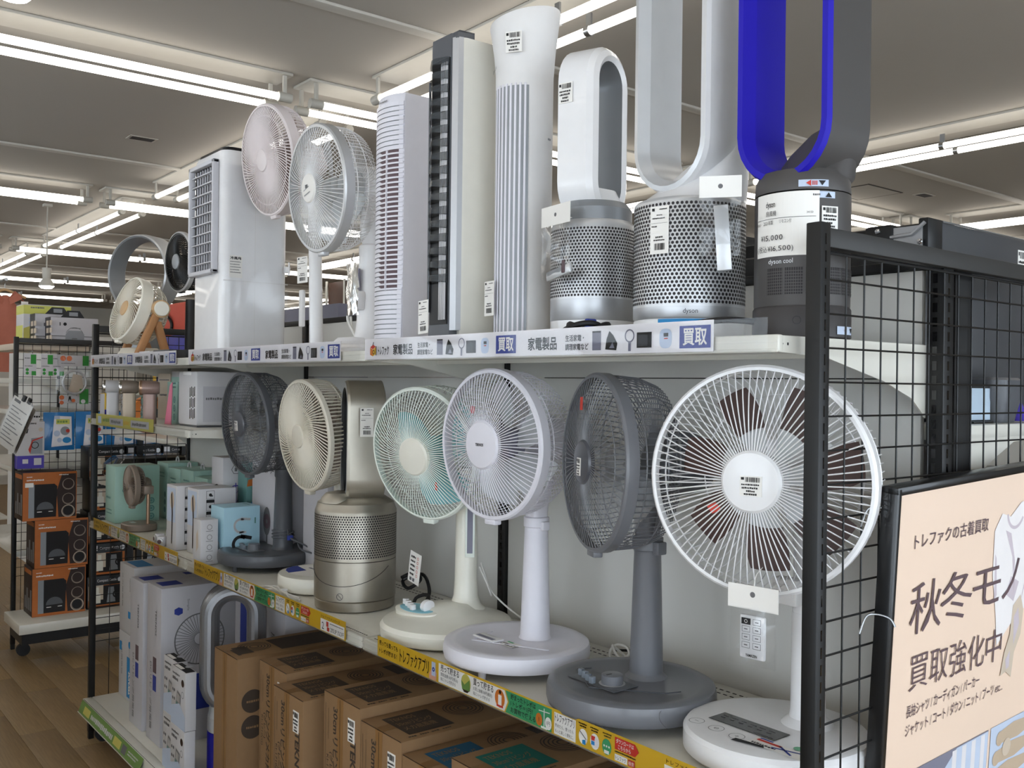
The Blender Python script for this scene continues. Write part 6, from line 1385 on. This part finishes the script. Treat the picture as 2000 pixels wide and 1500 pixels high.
# boxed kettles: five levels, several columns along the wall
lv = ['lowest', 'second', 'third', 'fourth', 'topmost']
for c in range(3):
    for k in range(5):
        y0 = .385+c*.215+(.012 if k % 2 else 0)
        t, XY, XX, XZ, w, d = box_thing('kettle_box', 'black kettle box, %s level, %s column right of the coffee makers' % (lv[k], ('first', 'second', 'third')[c]), 'box', -6.13, -5.95, y0, y0+.205, ZN+k*.191, .19, 'black', 'boxed kettles')
        b = MB('coffee_orange'); b.rect(.006, d-.006, .008, .135, XX); b.use('ink').rect(.05, d-.02, .02, .132, XX, .0005); b.use('mug').rect(.006, .09, .05, .135, XX, .0006); b.use('ivory').poly([(.03, .03), (.075, .03), (.075, .085), (.065, .09), (.065, .125), (.045, .125), (.045, .09), (.03, .085)], XX, .0009)
        b.use('silverdk').poly([(.11, .03), (.16, .03), (.15, .12), (.12, .12)], XX, .0008); b.use('ink').ring(.165, .075, .014, .022, XX, .0009, 16)
        b.use('signwhite').text('Compact Kettle', .022, XX, .055, .155, .0006, w=.11); b.box(.008, .042, .15, .18, 0, .001, XX); b.use('silverlt').disc(d-.02, .16, .014, XX, .0006, 14)
        b.build('print', t, smooth=False)
# packs hanging on the mesh of the next unit
XH = XN+.022
def hang(name, label, cat, y, z, w, h, grp, depth=.02):
    t = thing(name, label, cat, (XH, y, H+z), 0, grp)
    b = MB('steel'); b.tube([(-.02, w/2, h+.004), (.075, w/2, h+.008)], .0025, 6); b.build('peg', t)
    return t, FX(depth, 0, 0)
def sheetpack(t, w, h, mat, x0=.0, x1=.014, name='pack'):
    b = MB(mat); vs = []; fs = []
    for s_, xx in ((0, x0), (1, x1)):
        for i in range(7):
            for j in range(9):
                u, v = i/6, j/8; bu = .25+.75*math.sin(math.pi*min(1, max(0, u)))*math.sin(math.pi*v)
                vs.append(((x0+x1)/2+(xx-(x0+x1)/2)*bu+.0015*math.sin(7*u+5*v), u*w, v*h))
    for i in range(6):
        for j in range(8): a = i*9+j; fs.append((a, a+9, a+10, a+1) if False else (a, a+1, a+10, a+9)); fs.append((63+a, 63+a+9, 63+a+10, 63+a+1))
    b.add(vs, fs); return b.build(name, t)
for k in range(3):
    y = .07+.062*k+.028*(k > 0)
    t, X = hang('hanging_pack', '%s small green and white pack hanging high on the mesh' % ('left', 'middle', 'right')[k], 'pack', y-.0, .015, .075, .135, 'small green packs')
    sheetpack(t, .075, .135, 'clear_plastic', 0, .02)
    X = FX(.021+.006*(k % 2), 0, 0)
    b = MB('boxwhite'); b.box(.004, .071, .002, .13, 0, .002, X); b.use('pack_green'); b.rect(.04, .069, .07, .125, X, .0024); b.rect(.045, .069, .003, .028, X, .0024); b.disc(.022, .036, .009, X, .0024, 12); b.disc(.022, .016, .009, X, .0024, 12); b.use('inkgrey').scrib(.008, .036, .1, .008, X, .0026, k); b.scrib(.008, .05, .055, .006, X, .0026, k+1); b.build('card', t, smooth=False)
t, X = hang('hanging_pack', 'large clear pack with orange discs and green edges hanging on the mesh', 'pack', .245, -.15, .19, .295, None)
sheetpack(t, .19, .295, 'clear_plastic', 0, .05)
b = MB('boxwhite'); X = FX(.026, 0, 0); b.box(.01, .185, .225, .29, 0, .002, X); b.box(.02, .185, .005, .05, 0, .003, X); b.use('pack_orange').disc(.04, .272, .016, X, .0026, 16); b.disc(.075, .272, .016, X, .0026, 16); b.disc(.035, .038, .014, X, .0036, 14); b.disc(.035, .008, .012, X, .0036, 14); b.disc(.10, .02, .011, X, .0036, 14)
b.use('inkgrey').scrib(.03, .11, .24, .006, X, .0026, 3); b.use('ink').poly([(.07, .01), (.08, .03), (.09, .01), (.085, .045), (.075, .045)], X, .0036); b.use('pack_green').rect(.15, .185, .23, .29, X, .0028); b.rect(.135, .185, .0, .09, X, .0038); b.use('signwhite').disc(.155, .015, .013, X, .0042, 14); b.build('card', t, smooth=False)
b = MB('silverlt'); b.tube([(.03, .105+.065*math.cos(a), .13+.07*math.sin(a)) for a in [2*math.pi*i/30 for i in range(30)]], .008, 8, True); b.build('ring_contents', t)
b = MB('mug'); b.poly([(.07, .07), (.16, .07), (.15, .17), (.10, .18)], FX(.02, 0, 0)); b.build('contents', t, smooth=False)
for k in range(3):
    t, X = hang('hanging_box', 'white and violet box with hang tab, %s of three in a row on one peg' % ('rearmost', 'middle', 'front')[k], 'box', .02+.008*(2-k), -.52, .155, .32, 'white and violet hanging boxes')
    x0 = .0+k*.045
    b = MB('boxwhite'); b.box(x0, x0+.042, 0, .145, 0, .27, c=.0015); b.box(x0+.002, x0+.004, .02, .125, .27, .325); b.build('carton', t)
    b = MB('purple'); X = FX(x0+.0425, 0, 0); b.rect(.001, .144, .001, .075, X); b.use('boxwhite').rect(.03, .06, .03, .055, X, .0008); b.rect(.09, .13, .02, .06, X, .0008); b.use('silverdk').poly([(.07, .085), (.135, .085), (.135, .18), (.075, .175)], X); b.use('ink').ring(.095, .135, .016, .02, X, .0008, 18)
    b.use('ink').scrib(.03, .1, .255, .01, X, .0006, 3); b.scrib(.02, .13, .292, .012, FX(x0+.0042, 0, 0), .0006, 4); b.use('ink').poly([(.03, .2), (.055, .205), (.06, .23), (.04, .23)], X); b.use('mug').disc(.125, .225, .012, X, .0006, 14); b.use('redink').poly([(.07, .085), (.06, .11), (.08, .165), (.137, .185), (.137, .178), (.085, .158)], X, .0007)
    b.use('purple').rect(.02, .06, .25, .256, X, .0007); b.use('purple'); b.box(x0-.0004, x0+.0424, -.0004, 0, .0, .075); b.use('ink')
    for q in range(6): b.rect(.012, .03, .1+q*.026, .112+q*.026, FY(x0, -.0006, 0), .0)
    b.build('print', t, smooth=False)
for k in range(4):
    y = .183+k*.178
    t, X = hang('hanging_pack', 'glossy blue pack with a round picture, %s of four in the row' % ('leftmost', 'second', 'third', 'rightmost')[k], 'pack', y, -.425+.004*(k % 2), .172, .225, 'glossy blue hanging packs')
    sheetpack(t, .172, .225, 'pack_blue', 0, .04)
    b = MB('signwhite'); b.poly([(.04, .02), (.155, .03), (.15, .20), (.055, .205)], FX(.041, 0, 0)); X = FX(.0415, 0, 0)
    b.use('limebox').rect(.065, .14, .155, .185, X, .0002); b.use('olive').scrib(.07, .135, .162, .016, X, .0005, k); b.use('silverdk').disc(.115, .115, .026, X, .0004, 18); b.use('redink').disc(.13, .115, .011, X, .0006, 12); b.use('photo_blue').disc(.07, .1, .018, X, .0005, 14); b.use('cyanink').disc(.125, .06, .024, X, .0008, 18, .018); b.use('photo_blue').disc(.085, .06, .014, X, .0006, 12); b.box(.055, .085, .185, .205, 0, .001, X)
    b.build('label', t, smooth=False)
# price sheets in sleeves
for k in range(2):
    t = thing('price_sheet', '%s price sheet in a clear sleeve, hung tilted at the left edge' % ('front', 'rear')[k], 'sign', (-5.70-.03*k, -.153+.035*k, H-.331-.01*k), 0, 'price sheets in sleeves')
    X = fr((0, 0, 0), (.16, .063-.02*k, -.069), (.08, .082, .259))
    b = MB('paper'); b.box(0, .17, 0, .265, -.0005, .0005, X); b.use('inkgrey')
    for q in range(10): b.scrib(.015, .15-.03*(q % 3), .03+q*.02, .007, X, .0009, q+k*20)
    b.rect(.015, .07, .24, .255, X, .0009); b.build('sheet', t, smooth=False)
    b = MB('glass_film'); b.rect(-.006, .176, -.006, .28, X, .003); b.build('sleeve', t, smooth=False)
    b = MB('black'); b.box(.07, .095, .262, .295, -.006, .006, X, c=.002); b.build('clip', t)
# boxes on top of the next unit
t, XY, XX, XZ, w, d = box_thing('appliance_carton', 'pale box with a lime top edge on the next shelf unit', 'box', -6.74, -6.53, .145, .42, H+.21, .25, 'boxwhite')
b = MB('limebox'); b.rect(0, d, .19, .245, XX); b.rect(0, w, .19, .245, XY); b.rect(0, w, 0, d, XZ); b.rect(0, w*.9, .0, .12, XY, .0003); b.use('paleyellow').poly([(.0, 0), (d, 0), (d, .06), (.05, .12), (0, .1)], XX, .0003); b.use('inkgrey').scrib(.04, .12, .225, .012, XX, .0006, 3); b.use('photo_blue').rect(.03, .2, .13, .145, XX, .0006); b.scrib(.03, .16, .155, .012, XX, .0006, 5); b.build('print', t, smooth=False)
for k, (x0, y0, w_, h_) in enumerate(((-6.50, .175, .26, .185), (-6.355, .23, .27, .16))):
    t, XY, XX, XZ, w, d = box_thing('rice_cooker_carton', 'grey and black cooker box, %s' % ('rear of the two on the next unit', 'front of the two on the next unit')[k], 'box', x0, x0+.135, y0, y0+w_, H+.21, h_, 'boxlav', 'grey cooker boxes on the next unit')
    b = MB('black'); b.rect(0, w, 0, h_, XY); b.rect(w*.3, w*.7, 0, d, XZ); b.poly([(0, 0), (w, 0), (w, d), (0, d)], XZ, .0002); b.use('mug')
    for q in range(3): b.rect(.03, .09, .02+q*.045, .05+q*.045, XY, .0004); b.rect(.11, .17, .02+q*.045, .05+q*.045, XY, .0004)
    b.use('inkgrey').rect(.11, .17, .095, .099, XX); b.rect(.005, d, .045, .05, XX); b.use('silverdk').poly([(.08, .0), (.19, .0), (.19, .06), (.175, .082), (.1, .082), (.085, .06)], XX, .0006); b.use('inkgrey').ring(.135, .05, .05, .0525, XX, .0009, 20, R(20), R(160)); b.rect(.12, .15, .03, .037, XX, .0009); b.use('ink').disc(.08, .12, .01, XX, .0006, 12); b.rect(.05, .055, .11, .13, XX)
    b.build('print', t, smooth=False)
    b = MB('black'); b.poly([(.06, h_), (.2, h_), (.17, h_+.045), (.10, h_+.045)], XX, -.03); b.use('silverdk').rect(.11, .16, h_+.012, h_+.035, XX, -.0296); b.build('carry_handle', t, smooth=False)
t = thing('top_shelf', 'board under the boxes on top of the next shelf unit', 'shelf', (XN-.82, .05, H+.17)); b = MB('mug'); b.box(0, .80, 0, .40, 0, .038, c=.002); b.build('board', t)
# shirt on a hanger
t = thing('shirt', 'terracotta collared shirt on a hanger at the left edge', 'shirt', (-9.0, .50, H+.40))
vs = []; fs = []; NJ = 24
for i in range(13):
    z = .30-.04*i*1.35
    ww = [.06, .12, .155, .17, .165, .16, .158, .16, .162, .165, .168, .17, .172][i]
    for j in range(NJ):
        a = 2*math.pi*j/NJ
        vs.append((.045*math.sin(a)*(1+.25*math.sin(5*a+i*.5))*(.5 if i == 0 else 1), ww*math.cos(a)+.008*math.sin(3*i+2*a), z+.01*math.cos(a)**2*(-6 if i < 2 else 0)))
for i in range(12):
    for j in range(NJ): fs.append((i*NJ+j, i*NJ+(j+1) % NJ, (i+1)*NJ+(j+1) % NJ, (i+1)*NJ+j))
b = MB('shirt'); b.add(vs, fs); b.build('shirt_body', t, ang=80)
b = MB('shirt')
for s_ in (-1, 1): b.loft([[(.02, s_*.13, .27), (-.03, s_*.13, .27), (-.035, s_*.16, .2), (.03, s_*.16, .2)], [(.02, s_*.23, .18), (-.02, s_*.23, .18), (-.03, s_*.20, .08), (.03, s_*.20, .08)]])
b.build('sleeve', t, ang=80, kind='stuff')
b = MB('shirt')
for s_ in (-1, 1): b.loft([[(.04, s_*.012, .26), (.05, s_*.08, .32), (.02, s_*.07, .34)], [(.055, s_*.03, .22), (.065, s_*.12, .27), (.03, s_*.12, .30)]])
b.build('collar', t, kind='stuff')
b = MB('woodcap'); b.tube(smoothpath([(0, -.16, .285), (0, -.06, .325), (0, 0, .345), (0, .06, .325), (0, .16, .285)]), .012, 8); hg = b.build('hanger', t)
b = MB('steel'); b.tube(smoothpath([(0, 0, .345), (0, .0, .40), (0, .02, .42), (0, .0, .44), (0, -.02, .42)]), .003, 6); b.build('hook', hg)
b = MB('paper'); b.box(.07, .072, .11, .165, .17, .25); b.build('price_tag', t, smooth=False)
b = MB('steel'); b.cyl((-10.5, .50, H+.83), (-8.95, .50, H+.83), .013, n=12)
for x in (-10.45, -9.7): b.cyl((x, .50, 0), (x, .50, H+.83), .013, n=12)
b.box(-10.5, -9.6, .485, .515, .03, .06)
tag(b.build('clothes_rail'), 'steel clothes rail holding the terracotta shirt', 'clothes rail')
# orange and yellow goods glimpsed through the far mesh
t = thing('cable_reel', 'orange reel glimpsed through the mesh at the far end of the frame', 'reel', (-5.4, .55, ZO+.0005-.23))
b = MB('orange'); b.lathe([(.10, -.03), (.105, 0), (.10, .03), (.05, .032), (.05, -.032), (.10, -.03)], 30, fr((0, 0, .105), (0, 1, 0), (0, 0, 1))); b.build('reel', t); b = MB('black'); b.lathe([(.048, -.034), (.048, .034)], 20, fr((0, 0, .105), (0, 1, 0), (0, 0, 1))); b.build('hub', t)
t, XY, XX, XZ, w, d = box_thing('tool_box', 'yellow and white pack above the orange reel, seen through the far mesh', 'box', -5.55, -5.30, .62, .80, ZO-.0005-.01, .1, 'yellow'); b = MB('boxwhite'); b.rect(.02, .15, .03, .08, XX); b.build('print', t, smooth=False)
t = thing('shelf_board', 'white shelf beyond the far mesh carrying the orange reel', 'shelf', (-5.95, .45, ZO-.23-.026)); b = MB('shelfwhite'); b.box(.0, 1.3, 0, .45, 0, .025, c=.002); b.build('board', t); b = MB('frame'); b.box(.02, .05, .2, .23, -(ZO-.256), 0); b.box(1.2, 1.23, .2, .23, -(ZO-.256), 0); b.build('support', t, kind='stuff')
t = thing('rice_cooker', 'glossy black rounded appliance below the blue packs, seen through the far mesh', 'appliance', (-5.5, .62, H-.56+.0005))
b = MB('blackgloss'); b.loft([[(x*k, y*k, z) for x, y in rrect(.42, .5, .12)] for z, k in ((0, .9), (.03, 1), (.09, 1), (.13, .85), (.14, .5))]); b.build('body', t)
b = MB('silverlt'); b.box(.2105, .212, -.06, -.02, .04, .08); b.box(.2105, .212, .0, .03, .04, .08); b.build('display', t, smooth=False, kind='stuff')
t = thing('shelf_board', 'white shelf beyond the far mesh carrying the glossy black appliance', 'shelf', (-5.95+.12, .36, H-.56-.026)); b = MB('shelfwhite'); b.box(.0, .8, 0, .55, 0, .025, c=.002); b.build('board', t); b = MB('frame'); b.box(.02, .05, .2, .23, -(H-.586), 0); b.box(.7, .73, .2, .23, -(H-.586), 0); b.build('support', t, kind='stuff')

# ================================================================ further back in the shop
def rowunit(label, x0, x1, y, zt, mat='panelwhite'):
    t = thing('store_gondola', label, 'shelving', ((x0+x1)/2, y, 0)); w = (x1-x0)/2
    b = MB(mat); b.box(-w, w, -.015, .015, .1, zt); b.build('back_panel', t)
    b = MB('frame'); b.box(-w, w, -.02, .02, zt, zt+.03); b.build('top_rail', t)
    k0 = None
    for z in (.15, .6, 1.05, 1.5):
        mb = MB('shelfwhite'); mb.box(-w, w, -.42, .42, 0, .03, c=.002)
        if k0: share(k0, 'shelf_board', t, (0, 0, z))
        else: k0 = mb.build('shelf_board', t, loc=(0, 0, z))
    for x in (-w, 0, w): b = MB('frame'); b.box(x-.018, x+.018, -.03, .03, 0, zt+.04); b.build('upright', t)
    q = random.Random(int(abs(x0)*10+y*7)); 
    return t
rowunit('white shelf row standing parallel behind the main unit', -9.0, -2.2, 2.9, H+.12)
rowunit('second white shelf row deep in the shop behind the main unit', -10.5, -2.2, 5.2, H+.16)
rowunit('white shelf row on the left, beyond the next shelf unit', -15.2, -10.8, .47, H+.2)
rowunit('unseen white shelf row behind the camera, added to shade the lower shelves', -8.2, -1.6, -2.75, H+.10)  # unseen row, added to keep window light off the lower shelves
t = thing('wardrobe', 'dark brown wooden wardrobe panels with pale posts, far behind the tall white fan', 'wardrobe', (-9.55, 4.15, 0))
for k, x in enumerate((-.62, -.2, .22)):
    b = MB('brown_panel'); b.box(x, x+.40, -.02, .02, .2, H+1.16, c=.004); b.build('door', t)
k0 = None
for x in (-.64, -.21, .21, .64):
    mb = MB('shelfwhite'); mb.cyl((0, -.03, 0), (0, -.03, H+1.18), .014, n=10)
    if k0: share(k0, 'post', t, (x, 0, 0))
    else: k0 = mb.build('post', t, loc=(x, 0, 0))
b = MB('woodcap'); b.lathe([(.02, 0), (.02, .03), (0, .035)], 12, FY(.17, -.03, H+.85)); b.build('knob', t)
# clothes and frames along the far left wall
t = thing('fitting_room', 'pale panel with white frame on the far left wall', 'partition', (-15.9, 2.4, 0))
b = MB('panelwhite'); b.box(-.02, .02, -1.0, 1.3, 0, 2.25); b.build('panel', t); b = MB('white_matte')
b.box(.02, .05, -.45, -.38, 0, 2.25); b.build('frame_post', t); b = MB('white_matte'); b.box(.02, .05, .62, .69, 0, 2.25); b.build('frame_post', t); b = MB('white_matte'); b.box(.02, .06, -.5, .7, 1.98, 2.04); b.build('frame_bar', t)
spot(-8.0, .60, H+.73, 'lit spot lamp on a white stem, above the boxes at left')
spot(-3.236, -.56, H+1.19, 'bright spot lamp at the top left corner of the picture')
